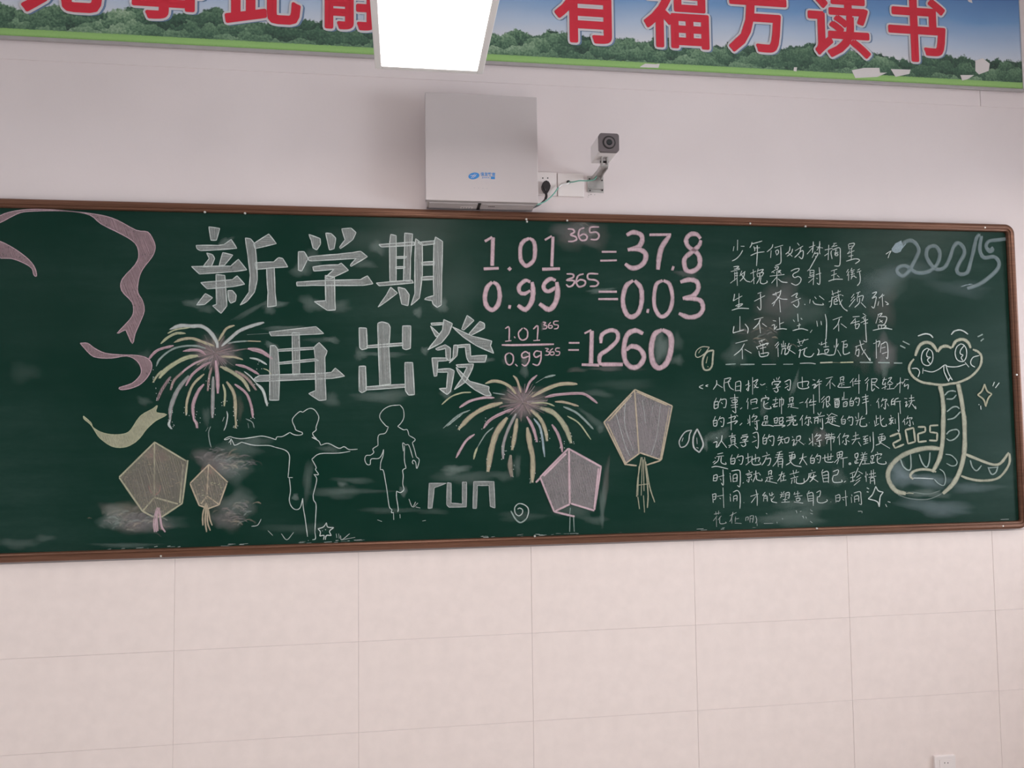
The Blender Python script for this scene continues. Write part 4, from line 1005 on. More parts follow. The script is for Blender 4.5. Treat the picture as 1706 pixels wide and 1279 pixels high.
text('third line of the small white chalk paragraph', (Q1, '''335 985 305 1060;305 1040 310 1110;310 1050 355 1040 350 1110 310 1115;315 1080 350 1075;400 985 375 1040;380 1020 445 1010 440 1110 410 1120;400 1050 420 1065;510 1010 600 985 580 1030;490 1080 625 1045 590 1090;545 960 545 1170;610 970 635 985;690 1075 660 1105;
770 1020 775 1060;790 970 795 1110;760 1085 800 1055;850 955 820 1010;830 990 890 985 850 1040;850 1060 920 1040;885 1040 890 1165 860 1130;860 1080 870 1095;820 1060 840 1050;985 985 985 1040;985 990 1025 980 1020 1035;985 1015 1020 1010;960 1065 1040 1050;1005 1060 1000 1095;1010 1075 1035 1072;970 1070 960 1105 1050 1105 1110 1120;
1115 1010 1125 1080;1120 1015 1160 1005 1155 1070 1125 1075;1125 1045 1155 1040;1175 1010 1235 1000 1225 1040;1195 1010 1180 1045;1185 1055 1235 1045 1225 1085 1190 1085 1185 1055;1110 1110 1260 1105 1220 1130;
1350 960 1355 985;1280 1000 1410 980;1310 1010 1370 1005 1360 1030 1315 1035;1285 1060 1290 1045 1400 1035 1390 1055;1330 1060 1325 1090 1290 1115;1330 1060 1375 1060 1370 1100 1420 1100 1420 1080;
1500 970 1460 1040;1490 1010 1490 1110;1555 975 1530 1030;1535 1010 1600 1000 1590 1030;1575 1020 1575 1105 1550 1090;1545 1055 1525 1090;1595 1045 1620 1080'''),
     (Q2, '''190 745 205 780;240 735 215 785;125 815 290 785;150 820 145 900;150 830 195 820 190 900;150 860 190 855;225 830 225 880;255 820 260 970 225 960;320 765 340 780;310 830 345 820 330 880;390 750 340 800;390 755 470 790;350 810 440 800;345 840 450 825;400 800 400 880 380 870;370 850 350 880;420 850 445 875;295 900 340 880 400 910 505 940;
555 785 520 850;525 830 530 905;530 850 580 840 575 900 535 905;535 875 575 870;640 790 610 840;620 820 685 810 680 910 650 920;630 850 650 865;770 745 770 830;725 800 740 830;825 790 800 830;730 860 860 820;765 850 740 920;800 840 790 920 830 940 885 930 880 900;920 885 925 888;
995 855 1010 935;1020 780 1025 900;1000 935 1060 900;1025 830 1060 820;1080 780 1085 880 1110 935 1165 930 1160 905;1130 820 1090 860;1225 780 1235 800;1200 835 1265 815;1240 810 1215 860 1260 850 1200 910;1260 840 1225 915;1245 880 1275 900;1290 830 1295 900;1335 745 1345 1000 1320 985;
1430 830 1395 880;1420 860 1430 920;1475 785 1450 840;1460 825 1530 815 1515 840;1495 840 1505 930 1480 915;1470 870 1450 910;1540 870 1550 915'''), w_=WT)
text('fourth line of the small white chalk paragraph', (Q3, '''520 200 535 215;485 265 530 255 520 320 560 290;590 175 580 240 540 300;580 240 645 325;670 190 750 175;710 150 705 200;690 210 700 280;690 210 740 200 740 275;700 235 740 230;700 255 740 250;665 300 760 275;705 285 670 325;735 290 780 330;
825 180 890 165;815 220 825 200 895 190 875 215;830 235 880 225 850 250;855 250 870 290 840 310 815 290;800 265 900 245;950 155 1010 145 1020 250 1010 330 985 310;960 190 985 205;945 260 1000 235;1095 165 1070 220;1072 200 1075 280;1075 220 1115 210 1110 275 1078 280;1080 245 1110 240;1150 165 1130 220;1135 200 1200 190 1195 290 1175 295;1150 230 1170 250;
1270 180 1250 220;1260 205 1310 195;1245 240 1330 220;1290 200 1285 250 1255 295;1290 245 1310 275;1330 215 1335 270;1335 215 1380 205 1370 260 1335 265;1420 190 1430 205;1415 240 1445 230 1430 300 1455 270;1475 195 1465 240;1470 195 1515 185 1510 230 1470 240;1480 250 1455 295;1500 245 1560 290'''),
     (Q4, '''140 258 143 261;190 200 200 230;225 150 230 285;185 270 230 230;280 145 250 190;260 175 320 165 270 220;270 235 330 220;300 220 310 290 285 285;250 260 270 265;365 170 470 155;385 150 390 190;410 145 410 185;440 140 440 180;375 210 380 195 475 185 465 205;390 215 385 265;390 215 465 205 460 250;430 190 435 340;
540 145 505 200;525 180 530 275;590 145 565 195;570 180 630 170 610 200;600 200 605 270 580 260;575 225 560 255;615 225 640 240;680 180 745 160;710 130 710 210;665 220 760 200;710 215 670 270;740 240 770 290;
790 185 850 170;825 180 800 215 850 205;820 215 825 260;800 240 850 225;795 270 850 250;870 180 875 240;905 130 910 300 885 360;975 160 1020 150;960 190 1035 175;965 190 975 235;975 235 1035 215 1040 180;975 210 1035 200;1005 165 990 250 935 280;970 240 1095 315'''), w_=WT)
text('fifth line of the small white chalk paragraph', (Q3, '''505 440 515 450;535 400 600 385;520 430 610 420;555 430 540 480 490 520;580 430 580 500 635 520 630 495;480 500 510 480;465 555 530 545 660 575;710 405 690 460;690 450 695 520;695 460 740 450 735 510 698 515;700 485 735 480;785 400 760 450;770 435 835 425 825 510 800 520;785 465 800 480;
870 450 930 430;895 390 900 500;870 530 930 480;930 470 1030 440 1020 490;945 420 950 520 1040 520 1040 495;985 400 985 490;1115 375 1125 400;1065 430 1155 405;1115 430 1090 490 1060 530;1110 460 1165 450 1150 520 1125 535;
1240 385 1300 365;1225 410 1310 400;1215 440 1310 425;1275 370 1240 480 1190 545;1250 460 1255 550;1255 460 1305 455 1300 565;1260 490 1300 485;1260 520 1300 515;1380 385 1440 375;1380 420 1450 400;1390 410 1395 465;1395 460 1450 445 1450 400;1395 440 1450 430;1420 390 1400 490 1345 530;1385 470 1440 530 1530 550'''),
     (Q4, '''80 430 160 405;120 370 110 430 80 490;115 425 165 500;225 385 200 430;203 420 205 480;205 430 245 425 240 478 207 480;210 455 240 450;285 375 260 420;265 405 315 400 305 470 285 475;275 430 292 440;335 425 460 400;365 385 370 460 440 470 460 460;400 370 400 450;435 370 430 440;400 440 435 435;
500 365 505 420;500 365 560 350 555 410;505 390 555 380;505 420 555 410;530 350 530 420;525 420 470 475;540 430 620 415;520 440 500 490;570 430 570 530;635 480 650 478 655 492 638 495 635 480;700 380 705 420;700 380 735 370 730 415 705 420;720 420 720 480;720 445 740 440;705 450 705 480 745 475;
780 360 790 375;820 355 805 375;765 390 840 375;770 415 835 405;800 380 790 430 750 515;755 440 840 425;790 450 835 445;815 450 815 485;780 490 870 485;880 400 885 430;885 400 910 395 905 430 885 432;900 435 900 475;880 450 885 480 925 470;950 355 960 370;930 400 935 385 1000 375 990 395;955 400 955 470 1000 490 1050 485 1045 460;995 415 960 440'''), w_=WT)
text('sixth line of the small white chalk paragraph', (Q3, '''490 650 485 720;490 655 530 645 525 710 490 715;490 685 525 680;545 670 615 650;600 580 605 760 580 740;565 690 580 710;685 650 695 730;680 625 690 640;700 600 790 590 805 650 800 780 770 770;720 650 720 730;720 650 765 640 765 725;720 690 765 680;720 725 765 720;845 735 835 745;
905 590 915 610;870 640 950 610;885 650 935 640 930 670 890 675;910 680 905 730 890 720;890 700 880 720;930 690 945 710;960 640 1030 620;990 595 985 660 955 730;1000 650 1000 700 1060 715 1060 690;1030 630 1045 650;
1140 600 1140 650;1140 605 1175 595 1170 650;1145 630 1170 625;1110 680 1190 660;1155 670 1155 720;1160 690 1190 690;1130 685 1100 730;1110 715 1240 745;1260 650 1330 625;1300 605 1280 670 1245 720;1285 680 1285 730;1300 670 1340 655;1320 640 1315 710;1290 715 1350 705;
1390 640 1500 610;1430 590 1440 640;1470 585 1460 630;1440 650 1450 670;1400 690 1490 665;1420 700 1410 750;1445 690 1445 740;1470 685 1470 740 1530 750 1560 740'''),
     (Q4, '''80 710 130 700 130 650;215 555 225 570;180 600 260 580;190 600 175 660 130 700;210 600 200 640 270 620;240 600 235 650 195 690;215 640 290 690;250 630 215 660;345 550 330 580;330 580 350 695;335 590 400 575 405 700;345 620 400 610;345 650 400 645;350 690 405 685;
455 575 515 555 505 605 460 620;460 620 450 660 470 695 555 690 550 665;600 680 580 695;645 600 705 575;650 645 700 630;675 600 680 690;650 690 700 670;740 530 715 590 690 640;740 570 790 600;760 610 720 640;770 640 710 680;760 670 690 730;
825 575 830 690;815 620 820 640;840 600 845 615;860 605 935 590;885 560 885 630;910 550 910 620;855 640 940 625;875 650 875 710;875 650 915 645 925 720;880 680 915 675'''), w_=WT)
text('seventh line of the small white chalk paragraph', (Q3, '''475 870 485 975;475 880 515 870 510 930 485 940;480 905 515 900;530 900 610 885;600 795 610 1035;560 920 575 930;685 870 690 890;685 900 690 960;720 850 770 830 800 870 805 960 800 1045;725 900 725 960;725 900 765 890 765 955;725 930 765 925;845 972 850 975;
925 900 1020 870;990 820 1005 900 1005 1010;990 900 935 975;1100 850 1070 890 1110 880;1085 900 1080 960;1085 905 1120 895 1125 960;1090 925 1120 920;1150 860 1160 890 1200 870;1180 850 1180 900;1170 920 1180 960 1240 975;1210 900 1180 940;
1290 850 1300 865;1325 840 1315 860;1275 880 1335 870;1300 870 1280 920;1290 900 1330 895;1345 860 1340 920;1345 860 1385 855 1380 920 1365 915;1345 885 1380 880;1310 940 1360 935;1335 920 1335 965;1290 970 1390 965;1450 850 1440 880;1445 875 1510 860;1485 835 1485 900;1450 905 1540 890;1465 925 1470 955;1465 925 1510 920 1505 950 1470 955;1440 965 1550 980'''),
     (Q4, '''190 790 175 815;165 820 180 910;170 825 230 815 235 960;180 850 230 845;180 880 230 875;180 905 230 900;270 810 315 790 305 850 275 860;280 860 285 915 340 925 390 905 385 885;430 912 434 916;485 840 490 920;490 845 530 835 530 900 490 905;490 870 530 865;550 870 620 855;595 785 605 960;565 885 580 895;
665 830 670 850;660 860 665 925;690 815 760 800 770 860 775 940 750 935;695 855 700 920;695 855 740 845 745 910;700 885 740 880'''), w_=WT, al=.82)
text('faint half wiped last line of the small chalk paragraph', (Q3, '''495 1110 570 1095;515 1080 520 1120;550 1070 545 1115;530 1130 485 1190;520 1150 525 1260;580 1130 540 1180;565 1140 565 1220 635 1215 630 1200;680 1130 760 1090;720 1085 700 1160 680 1200;705 1160 705 1220;740 1170 790 1160;750 1140 745 1200;740 1215 820 1220;
870 1150 870 1190;870 1150 900 1145 895 1185;920 1130 920 1210;920 1135 960 1130 950 1210;920 1165 950 1160;985 1130 1000 1180 985 1220;1000 1200 1005 1250;1085 1220 1195 1218;1240 1200 1242 1220;1110 1100 1125 1110;1300 1160 1310 1170;1470 1070 1475 1100;1550 1130 1555 1160;1510 1080 1530 1075'''),
     (Q4, '200 1000 225 1020;110 1070 125 1090;200 1040 230 1050;735 1020 780 1020 780 1040;200 1130 225 1150;40 1010 50 1030;150 1080 160 1100'), w_=WT, al=.5)

# ---- sparkles ---------------------------------------------------
c = Chalk(*Q4)
c.S(12, 'w', '935 740 965 790 1020 805;1020 805 985 860 975 970;975 970 950 910 850 880;850 880 900 830 935 740;835 755 860 770;835 800 855 805;1070 910 1100 920;1045 940 1060 970')
c.done('chalk_sparkle', 'white four pointed chalk sparkle at the end of the small text')
S1 = (1460, 370, 6.935); S2 = (1460, 530, 6.935); S3 = (1460, 680, 6.935)
c = Chalk(*S2)
c.S(20, 'Y', '1250 760 1280 840 1335 875;1335 875 1290 930 1265 1020;1265 1020 1240 940 1170 885;1170 885 1220 840 1250 760').S(14, 'w', '1365 735 1345 785;1420 745 1375 805;1180 995 1190 1000;1205 1010 1210 1055')
c.done('chalk_sparkle', 'cream four pointed chalk sparkle beside the snake')

# ---- ghostly 2025 snake -----------------------------------------
c = Chalk(*S1)
B_ = ('290 270 340 225 400 212 450 240 490 310 480 370 430 470 370 570 300 622 240 570 265 515 340 505 400 545 480 585 600 570 700 490 735 370 700 290 640 275 590 310 580 400 640 500 700 545 790 520 850 410 890 290 945 240 1005 290 1015 370 955 480 930 560 970 600 1050 580 1085 480 1120 340 1155 190 1195 140',
      '1215 160 1195 290 1210 370 1255 410 1360 400 1415 460 1400 540 1300 640 1180 720 1050 765', '1520 190 1400 205 1300 220 1268 280 1310 335 1345 320 1325 290')
for s_ in B_: c.S(42, 'b', s_, .42, True, .2)
for s_ in B_: c.crop(S1[0]+1.6, S1[1]-1.6, S1[2]).S(7, 'd', s_, .5)
c.crop(*S1)
v = [float(k) for k in '175 310 220 245 290 212 295 240 315 270 280 340 220 352 185 340'.split()]
c.fill([c.tr(v[i], v[i+1]) for i in range(0, len(v), 2)], 'b', .75)
c.S(14, 'b', '190 320 230 255 290 215;300 300 340 250;185 335 230 350 280 335', .7).S(9, 'w', '175 330 145 345 110 370;170 335 150 370 135 415', .9).S(14, 'b', '980 745 1040 725 1110 715', .5)
c.done('chalk_numerals', 'pale blue ribbon like snake shaped into the numerals 2025')

# ---- cartoonish snake -------------------------------------------
c = Chalk(*S2)
c.S(36, 'c', '450 435 475 360 510 305 570 278 630 290 670 330 705 385;710 390 750 335 810 322 870 345;875 340 920 265 1000 245 1060 280 1090 345', .85)
c.S(28, 'c', '435 470 390 530 380 600 430 680 520 735 620 755 760 770 860 755 950 740 1090 675 1195 560 1215 450 1180 390 1115 360', .85)
c.S(48, 'c', '735 780 762 900 775 1040 775 1110;945 760 985 950 1005 1100', .85, True, 0)
c.crop(*S3).S(50, 'c', '775 20 772 200 765 380 735 560 680 680 645 735;1002 20 1015 120 1020 250 1020 450 1000 600 955 750 880 880 770 985', .85)
root = c.done('chalk_snake', 'cream chalk snake with lightning eyes and a raised striped neck')
c = Chalk(*S2)
c.S(11, 'w', '585 345 540 380 520 450 530 510 560 540 605 545 640 510 655 450 640 380 585 345;610 355 580 410 590 445 625 450 590 480 625 530;975 295 930 330 910 400 925 465 960 495 1010 495 1040 440 1040 360 1010 310 975 295;1020 310 975 365 970 410 1000 425 980 455 1000 490')
c.done('eyes', None, root)
c = Chalk(*S2)
c.S(11, 'w', '545 600 640 620 720 590 790 540 830 558 930 560 1030 530;540 575 535 640;1025 510 1070 565;780 545 785 620 835 730;835 730 850 690 880 715;880 715 835 640 805 550;410 580 470 580 500 620 480 680;1190 430 1120 450 1090 500 1100 540 1140 565')
c.done('mouth', None, root)
c = Chalk(*S2)
c.S(16, 'w', '480 205 560 180 620 190 655 225;865 190 900 150 960 135 1010 150 1060 185').S(22, 'd', '305 265 385 305;275 315 335 345;1170 215 1230 185;1205 265 1240 235')
c.done('brow_lines', None, root)
for cr, w_, ds in ((S2, 17, ('790 890 830 848 880 838 920 848;925 885 880 930 810 932',)),
                   (S3, 17, ('820 -100 880 -150 930 -155 965 -130;970 -45 900 115 820 130', '810 300 850 260 930 245 955 290 910 350 850 372 810 350')),
                   (S3, 13, ('800 530 870 545 930 610 920 655 870 665 810 635', '730 700 780 740 800 820 780 890 720 870 670 820'))):
    for d in ds:
        c = Chalk(*cr)
        if '820 -100' in d: c.crop(*S2).S(17, 'd', '815 1080 880 1028 930 1022 960 1045').crop(*S3).S(17, 'd', '820 130 900 110 970 40')
        else: c.S(w_, 'd', d)
        c.done('belly_stripe', None, root)
c = Chalk(*S3)
c.S(52, 'c', '745 468 600 458 450 485 300 545 190 640 137 740 150 850 230 955 340 985', .8).S(18, 'c', '340 985 380 978 430 985', .6).S(12, 'd', '250 1000 400 1045 600 1050 760 985;420 970 600 990 740 950', .5)
c.S(30, 'c', '690 735 620 712 520 705 430 730 392 780 425 820', .85).S(10, 'w', '430 805 550 808 660 815')
c.S(17, 'd', '280 590 310 670 370 715 400 680 395 530;495 530 530 630 580 680 610 620 620 510')
c.done('coil', None, root)
c = Chalk(*S3)
c.S(32, 'c', '1030 530 1200 600 1350 650 1440 630 1530 510', .85).S(28, 'c', '1540 520 1535 640 1460 760 1370 820 1200 835 1060 810 980 780', .8).S(17, 'd', '1085 600 1110 680 1160 720 1215 660;1290 680 1330 760 1380 740 1405 670;1290 690 1400 680')
c.done('tail', None, root)
c = Chalk(*S3)
c.S(24, 'c', '155 325 265 285;265 285 280 360;280 360 190 405;190 405 215 460;215 460 320 415;335 250 430 225;430 225 450 385;450 385 365 410;365 410 335 250;480 215 565 215;565 215 565 270;565 270 480 295;480 295 485 390;485 390 580 378;715 195 620 200;620 200 620 275;620 275 705 285;705 285 700 375;700 375 610 370', .9, False)
c.done('chalk_numerals', 'small blocky cream numerals 2025 above the snake coil')

# ------------------------------------------------------------------ steel equipment cabinet above the board
X0, X1, ZB, ZT, DP = 0.834, 1.226, 2.406, 2.782, 0.112
cab = empty('equipment_cabinet', ((X0+X1)/2, 0, ZB), 'pale grey flat steel wall cabinet with a small blue logo above the chalkboard', 'wall cabinet')
off = tuple(cab.location)
bm = bmesh.new(); box(bm, X0+0.006, X1-0.004, -0.086, -0.0005, ZB, ZT-0.006, 0.002)
bm_obj('housing', bm, M['cabinet_under'], cab, off)
bm = bmesh.new(); box(bm, X0, X1, -DP, -0.0865, ZB-0.001, ZT, 0.0025)
bm_obj('cover', bm, M['cabinet'], cab, off)
for a, b in ((X0+0.014, X0+0.182), (X0+0.196, X1-0.010)):
    bm = bmesh.new(); box(bm, a, b, -0.083, -0.006, ZB-0.0025, ZB+0.002, 0.0008)
    bm_obj('bottom_panel', bm, M['cabinet_under'], cab, off)
bm = bmesh.new(); box(bm, X0+0.184, X0+0.194, -0.085, -0.004, ZB-0.0006, ZB+0.001)
bm_obj('cable_slot', bm, M['darkgap'], cab, off, label='dark slot between the bottom panels')
bm = bmesh.new(); box(bm, X0+0.125, X0+0.168, -0.045, -0.02, ZB-0.0030, ZB-0.0024)
bm_obj('sticker', bm, M['plastic'], cab, off, label='small white sticker on the underside')
bm = bmesh.new()
for k in range(4): box(bm, X0+0.129+k*0.0095, X0+0.135+k*0.0095, -0.040, -0.028, ZB-0.0033, ZB-0.0029)
bm_obj('sticker_print', bm, M['greyprint'], cab, off)
bm = bmesh.new()
for k in range(4): box(bm, X0+0.222+k*0.006, X0+0.2265+k*0.006, -0.062, -0.052, ZB-0.0030, ZB-0.0024)
bm_obj('vent', bm, M['bezel'], cab, off)
# logo: tilted blue ellipse with pale swooshes, then four characters and a small line
def onface(px, py): q = at(px, py, -DP); return q.x, q.z
lx, lz = onface(789.5, 293)
bm = bmesh.new()
pl = []
for k in range(32):
    t_ = 2*math.pi*k/32; x, z = 0.0195*math.cos(t_), 0.0115*math.sin(t_)
    pl.append((lx+x*math.cos(.25)-z*math.sin(.25), lz+x*math.sin(.25)+z*math.cos(.25)))
prism(bm, pl, -DP-0.0006, -DP-0.0001)
lg = bm_obj('logo', bm, M['blue'], cab, off, label='blue oval logo')
bm = bmesh.new()
for pts in ([(-.009, -.008), (-.002, .001), (.004, .007)], [(-.003, -.007), (.004, .000), (.009, .006)], [(-.012, .001), (-.002, .001), (.007, -.001)]):
    tube(bm, [(lx+a, -DP-0.0006, lz+b) for a, b in pts], 0.0008, 6)
bm_obj('swoosh', bm, M['cabinet_under'], lg, off)
def flat_text(s, name, cx_, z0, width, height, y, m, parent, off, offset=0.0, label=None):
    me = glyph(s, offset)
    xs = [v.co.x for v in me.vertices]; yy = [v.co.y for v in me.vertices]
    a, b, c_, d = min(xs), max(xs), min(yy), max(yy)
    for v in me.vertices:
        v.co = Vector((cx_+((v.co.x-a)/(b-a)-.5)*width-off[0], y-off[1], z0+(v.co.y-c_)/(d-c_)*height-off[2]))
    o = link(name, me, parent, m)
    if label: o['label'] = label
tx, tz = onface(813, 293)
flat_text('佳发教育', 'printed_name', tx, tz-0.0015, 0.052, 0.0145, -DP-0.0004, M['blue'], cab, off, 0.02, 'blue printed characters beside the logo')
flat_text('JIAFA', 'printed_name', tx-0.008, tz-0.0105, 0.028, 0.0065, -DP-0.0004, M['blue'], cab, off, 0.01)
bm = bmesh.new(); box(bm, tx+0.010, tx+0.024, -DP-0.0005, -DP-0.0001, tz-0.011, tz-0.002)
bm_obj('printed_patch', bm, M['blue'], cab, off)
for k in range(4):
    x, z = onface(790+k*7.2, 313+k*0.3); bm = bmesh.new(); cyl(bm, (x, -DP+0.0005, z), (x, -DP-0.0008, z), 0.0013, n=10)
    bm_obj('indicator', bm, M['greyprint'], cab, off)
for r_ in range(2):
    for k in range(5):
        x, z = onface(786+k*8, 303+r_*3); bm = bmesh.new(); cyl(bm, (x, -DP+0.0005, z), (x, -DP-0.0003, z), 0.0006, n=6)
        bm_obj('speaker_hole', bm, M['greyprint'], cab, off)

# ------------------------------------------------------------------ sockets, plug, cables
def plate(name, x0, z0, label, cat, w_=0.086, h=0.086, group=None, raise_=0.009):
    e_ = empty(name, (x0+w_/2, 0, z0), label, cat, group); of = tuple(e_.location)
    bm = bmesh.new(); box(bm, x0, x0+w_, -raise_, 0.0, z0, z0+h, 0.0025)
    bm_obj('plate', bm, M['plastic'], e_, of)
    return e_, of
q = at(928, 326, -0.009)
sx1, sz0 = q.x, q.z
so, of = plate('wall_socket', sx1-0.086, sz0, 'white wall socket beside the grey cabinet with a black plug in it', 'socket')
bm = bmesh.new(); box(bm, sx1-0.074, sx1-0.012, -0.0098, -0.009, sz0+0.012, sz0+0.074, 0.0004)
bm_obj('insert', bm, M['plastic'], so, of)
for px in (904.3, 912.6):
    p_ = at(px, 296.5, -0.0105); bm = bmesh.new(); cyl(bm, (p_.x, -0.0095, p_.z), (p_.x, -0.0103, p_.z), 0.0026, n=12)
    bm_obj('socket_hole', bm, M['darkgap'], so, of)
bl, of2 = plate('cover_plate', sx1+0.003, sz0-0.001, 'white blank wall plate with a cable hole beside the socket', 'wall plate', w_=0.098)
p_ = at(947, 303.5, -0.0095); hx, hz = p_.x, p_.z
bm = bmesh.new(); cyl(bm, (hx, -0.0085, hz), (hx, -0.0099, hz), 0.0075, n=20)
bm_obj('cable_hole', bm, M['darkgap'], bl, of2)
# plug: rounded hexagonal body with strain relief and cord
pp = at(910, 311, -0.030)
plug = empty('power_plug', (pp.x, -0.0105, pp.z), 'black power plug and cord hanging from the upper wall socket', 'plug')
ofp = tuple(plug.location)
bm = bmesh.new()
shape = [(-.006, .022), (.006, .022), (.015, .010), (.016, -.002), (.008, -.018), (.005, -.022), (-.005, -.022), (-.008, -.018), (-.016, -.002), (-.015, .010)]
prism(bm, [(pp.x+a, pp.z+b) for a, b in shape], -0.036, -0.0105)
bmesh.ops.bevel(bm, geom=list(bm.edges), offset=0.003, segments=2, affect='EDGES')
bm_obj('plug_body', bm, M['black'], plug, ofp)
e1 = at(909, 331, -0.03); e2 = at(897, 342, -0.045); e3 = at(889, 345.5, -0.05)
bm = bmesh.new(); tube(bm, [(pp.x, -0.024, pp.z-0.021), (pp.x+.0005, -0.026, pp.z-0.034), tuple(e1)], 0.0048, 10)
bm_obj('strain_relief', bm, M['black'], plug, ofp)
bm = bmesh.new(); tube(bm, [tuple(e1), tuple((e1+e2)/2+Vector((.003, 0, .001))), tuple(e2), tuple(e3)], 0.0032, 10)
bm_obj('cord', bm, M['black'], plug, ofp)

def cable(name, pts, r, m, label):
    o0 = Vector(pts[0]); bm = bmesh.new(); tube(bm, pts, r, 10)
    o = bm_obj(name, bm, m, None, tuple(o0), smooth=True); o.location = o0; o['label'] = label; o['category'] = 'cable'
P_ = lambda px, py, y: tuple(at(px, py, y))
cable('network_cable', [P_(893, 341, -0.058), P_(903, 338, -0.05), P_(912, 333, -0.047), P_(922, 323.5, -0.03), P_(930, 312.5, -0.020)], 0.0024, M['green'], 'green cable curving from under the cabinet past the black plug')
cable('network_cable', [P_(930, 312.2, -0.020), P_(936, 307.5, -0.016), P_(943, 306.5, -0.0155), (hx+0.003, -0.0118, hz-0.003)], 0.0030, M['whitecable'], 'short white cable end running into the wall plate hole')
cable('network_cable', [(hx+0.002, -0.0118, hz), P_(955, 303, -0.024), P_(965, 301, -0.03), P_(978, 301, -0.034), P_(990, 299, -0.045), P_(994, 293, -0.06)], 0.0024, M['green'], 'green cable from the wall plate hole to the camera bracket')

# ------------------------------------------------------------------ security camera
a_ = at(978.5, 293, -0.004); b_ = at(1006, 321, -0.004)
scam = empty('security_camera', ((a_.x+b_.x)/2, 0, b_.z), 'white box security camera with a dark front on a metal wall bracket', 'camera')
ofs = tuple(scam.location)
bm = bmesh.new(); box(bm, a_.x, b_.x, -0.004, -0.0002, b_.z, a_.z, 0.001)
box(bm, a_.x+0.002, b_.x-0.002, -0.012, -0.004, b_.z+0.012, b_.z+0.016, 0.001)
mp_ = bm_obj('mount_plate', bm, M['bracket'], scam, ofs)
for px, py in ((983, 317.5), (1003, 300.5), (1003.5, 317), (982, 298)):
    p_ = at(px, py, -0.005); bm = bmesh.new(); cyl(bm, (p_.x, -0.004, p_.z), (p_.x, -0.0065, p_.z), 0.0028, n=10)
    bm_obj('bolt', bm, M['black'], mp_, ofs)
YF = -0.245
fc = at(1014.6, 237.6, YF)
HWX, HHZ = 0.0335, 0.0305
YB = YF+0.125
bm = bmesh.new(); box(bm, fc.x-HWX, fc.x+HWX, YF+0.004, YB, fc.z-HHZ, fc.z+HHZ, 0.006, 3)
bm_obj('housing', bm, M['camwhite'], scam, ofs)
def rrect(cx_, cz_, hx_, hz_, r_, n=5):
    out = []
    for sx_, sz_, a0 in ((1, 1, 0), (-1, 1, 90), (-1, -1, 180), (1, -1, 270)):
        for k in range(n+1):
            t_ = math.radians(a0+90*k/n); out.append((cx_+sx_*(hx_-r_)+r_*math.cos(t_), cz_+sz_*(hz_-r_)+r_*math.sin(t_)))
    return out
bm = bmesh.new(); prism(bm, rrect(fc.x, fc.z, HWX+0.001, HHZ+0.001, 0.009), YF-0.002, YF+0.012)
bz = bm_obj('front_bezel', bm, M['bezel'], scam, ofs, label='dark grey front bezel')
bm = bmesh.new(); cyl(bm, (fc.x, YF-0.002, fc.z), (fc.x, YF-0.0035, fc.z), 0.0225, 0.0215, 28)
bm_obj('lens_ring', bm, M['black'], bz, ofs)
bm = bmesh.new(); cyl(bm, (fc.x, YF-0.0035, fc.z), (fc.x, YF-0.0042, fc.z), 0.0178, 0.0172, 28)
bm_obj('lens_inner_ring', bm, M['bezel'], bz, ofs)
bm = bmesh.new(); cyl(bm, (fc.x, YF-0.0042, fc.z), (fc.x, YF-0.0052, fc.z), 0.0105, 0.007, 24)
bm_obj('lens', bm, M['glass'], bz, ofs)
# bracket: block under the housing, slotted yoke, folded arm to the wall plate
yk = YF+0.060
bz0 = fc.z-HHZ
bm = bmesh.new()
box(bm, fc.x-0.014, fc.x-0.009, yk-0.012, yk+0.012, bz0-0.030, bz0-0.0005, 0.0008)
box(bm, fc.x+0.005, fc.x+0.010, yk-0.012, yk+0.012, bz0-0.030, bz0-0.0005, 0.0008)
box(bm, fc.x-0.014, fc.x+0.010, yk-0.012, yk+0.012, bz0-0.034, bz0-0.029, 0.0008)
yo = bm_obj('yoke', bm, M['bracket'], scam, ofs)
bm = bmesh.new(); cyl(bm, (fc.x-0.016, yk, bz0-0.015), (fc.x+0.013, yk, bz0-0.015), 0.004, n=12)
bm_obj('bolt', bm, M['black'], yo, ofs)
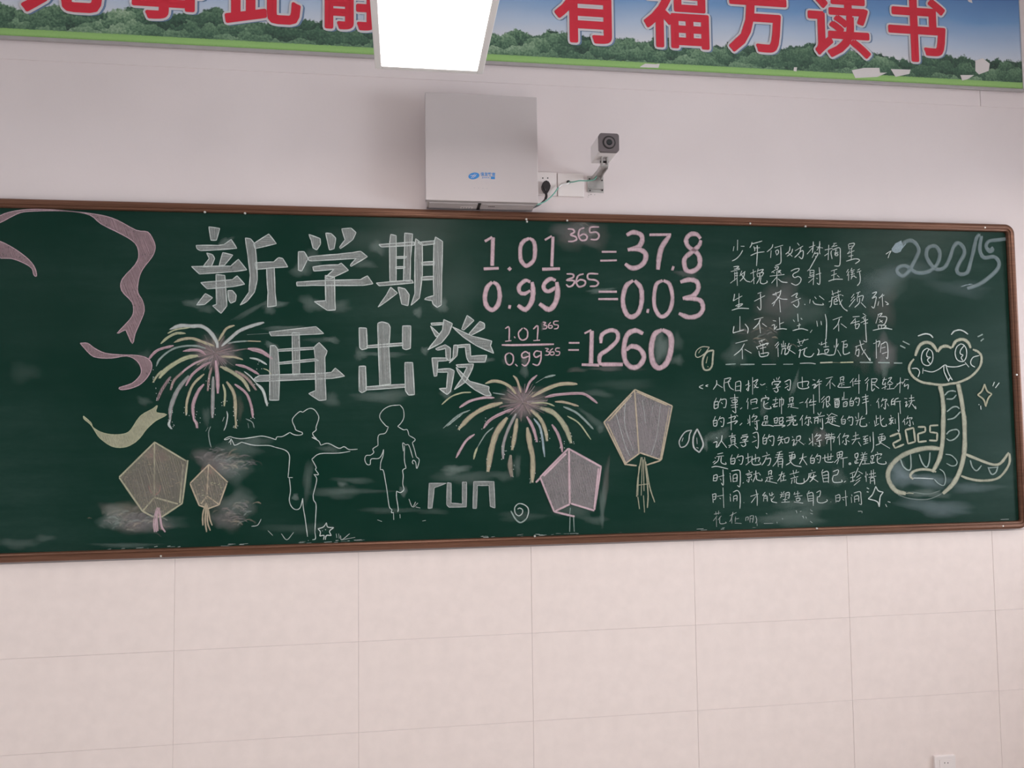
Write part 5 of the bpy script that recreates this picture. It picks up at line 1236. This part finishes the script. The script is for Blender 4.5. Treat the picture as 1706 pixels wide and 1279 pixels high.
# the arm: a channel section from the wall plate up to the yoke
A0 = Vector(((a_.x+b_.x)/2+0.002, -0.007, b_.z+0.050)); A1 = Vector((fc.x-0.002, yk, bz0-0.032))
bm = bmesh.new()
d = (A1-A0).normalized(); sd = Vector((1, 0, 0)); sd = (sd-d*sd.dot(d)).normalized(); up_ = sd.cross(d)
rings = []
for P0, hw in ((A0, 0.018), (A0.lerp(A1, .55), 0.0125), (A1, 0.0135)):
    pr = [(-hw, -.008), (hw, -.008), (hw, .006), (hw-.003, .006), (hw-.003, -.005), (-hw+.003, -.005), (-hw+.003, .006), (-hw, .006)]
    rings.append([bm.verts.new(P0+sd*u+up_*v) for u, v in pr])
for R0, R1 in zip(rings, rings[1:]):
    for i in range(8): bm.faces.new((R0[i], R0[(i+1) % 8], R1[(i+1) % 8], R1[i]))
bm.faces.new(rings[0]); bm.faces.new(rings[-1][::-1])
bm_obj('bracket_arm', bm, M['bracket'], scam, ofs)
# broken plaster and anchor below the plate
for px, py, s_ in ((981, 325, 2), (985, 323.5, 2.6), (991, 324, 2), (980, 328, 1.5)):
    p_ = at(px, py, -0.002); bm = bmesh.new(); bmesh.ops.create_icosphere(bm, subdivisions=1, radius=0.0016*s_/2)
    bmesh.ops.translate(bm, verts=bm.verts, vec=(p_.x, -0.001, p_.z))
    bm_obj('anchor_debris', bm, M['greyprint'], mp_, ofs)

# ------------------------------------------------------------------ lower right socket
q = at(1557.5, 1262, -0.018)
so2, of3 = plate('wall_socket', q.x, q.z-0.082, 'white wall socket low on the tiles at the bottom right', 'socket', raise_=0.016)
for c_ in so2.children: pass
bm = bmesh.new(); box(bm, q.x+0.020, q.x+0.068, -0.0172, -0.0160, q.z-0.066, q.z-0.010, 0.0005)
bm_obj('insert', bm, M['plastic'], so2, of3)
for px in (1574, 1579.3):
    p_ = at(px, 1270.5, -0.0175); bm = bmesh.new(); cyl(bm, (p_.x, -0.0168, p_.z), (p_.x, -0.0176, p_.z), 0.0020, n=10)
    bm_obj('socket_hole', bm, M['darkgap'], so2, of3)
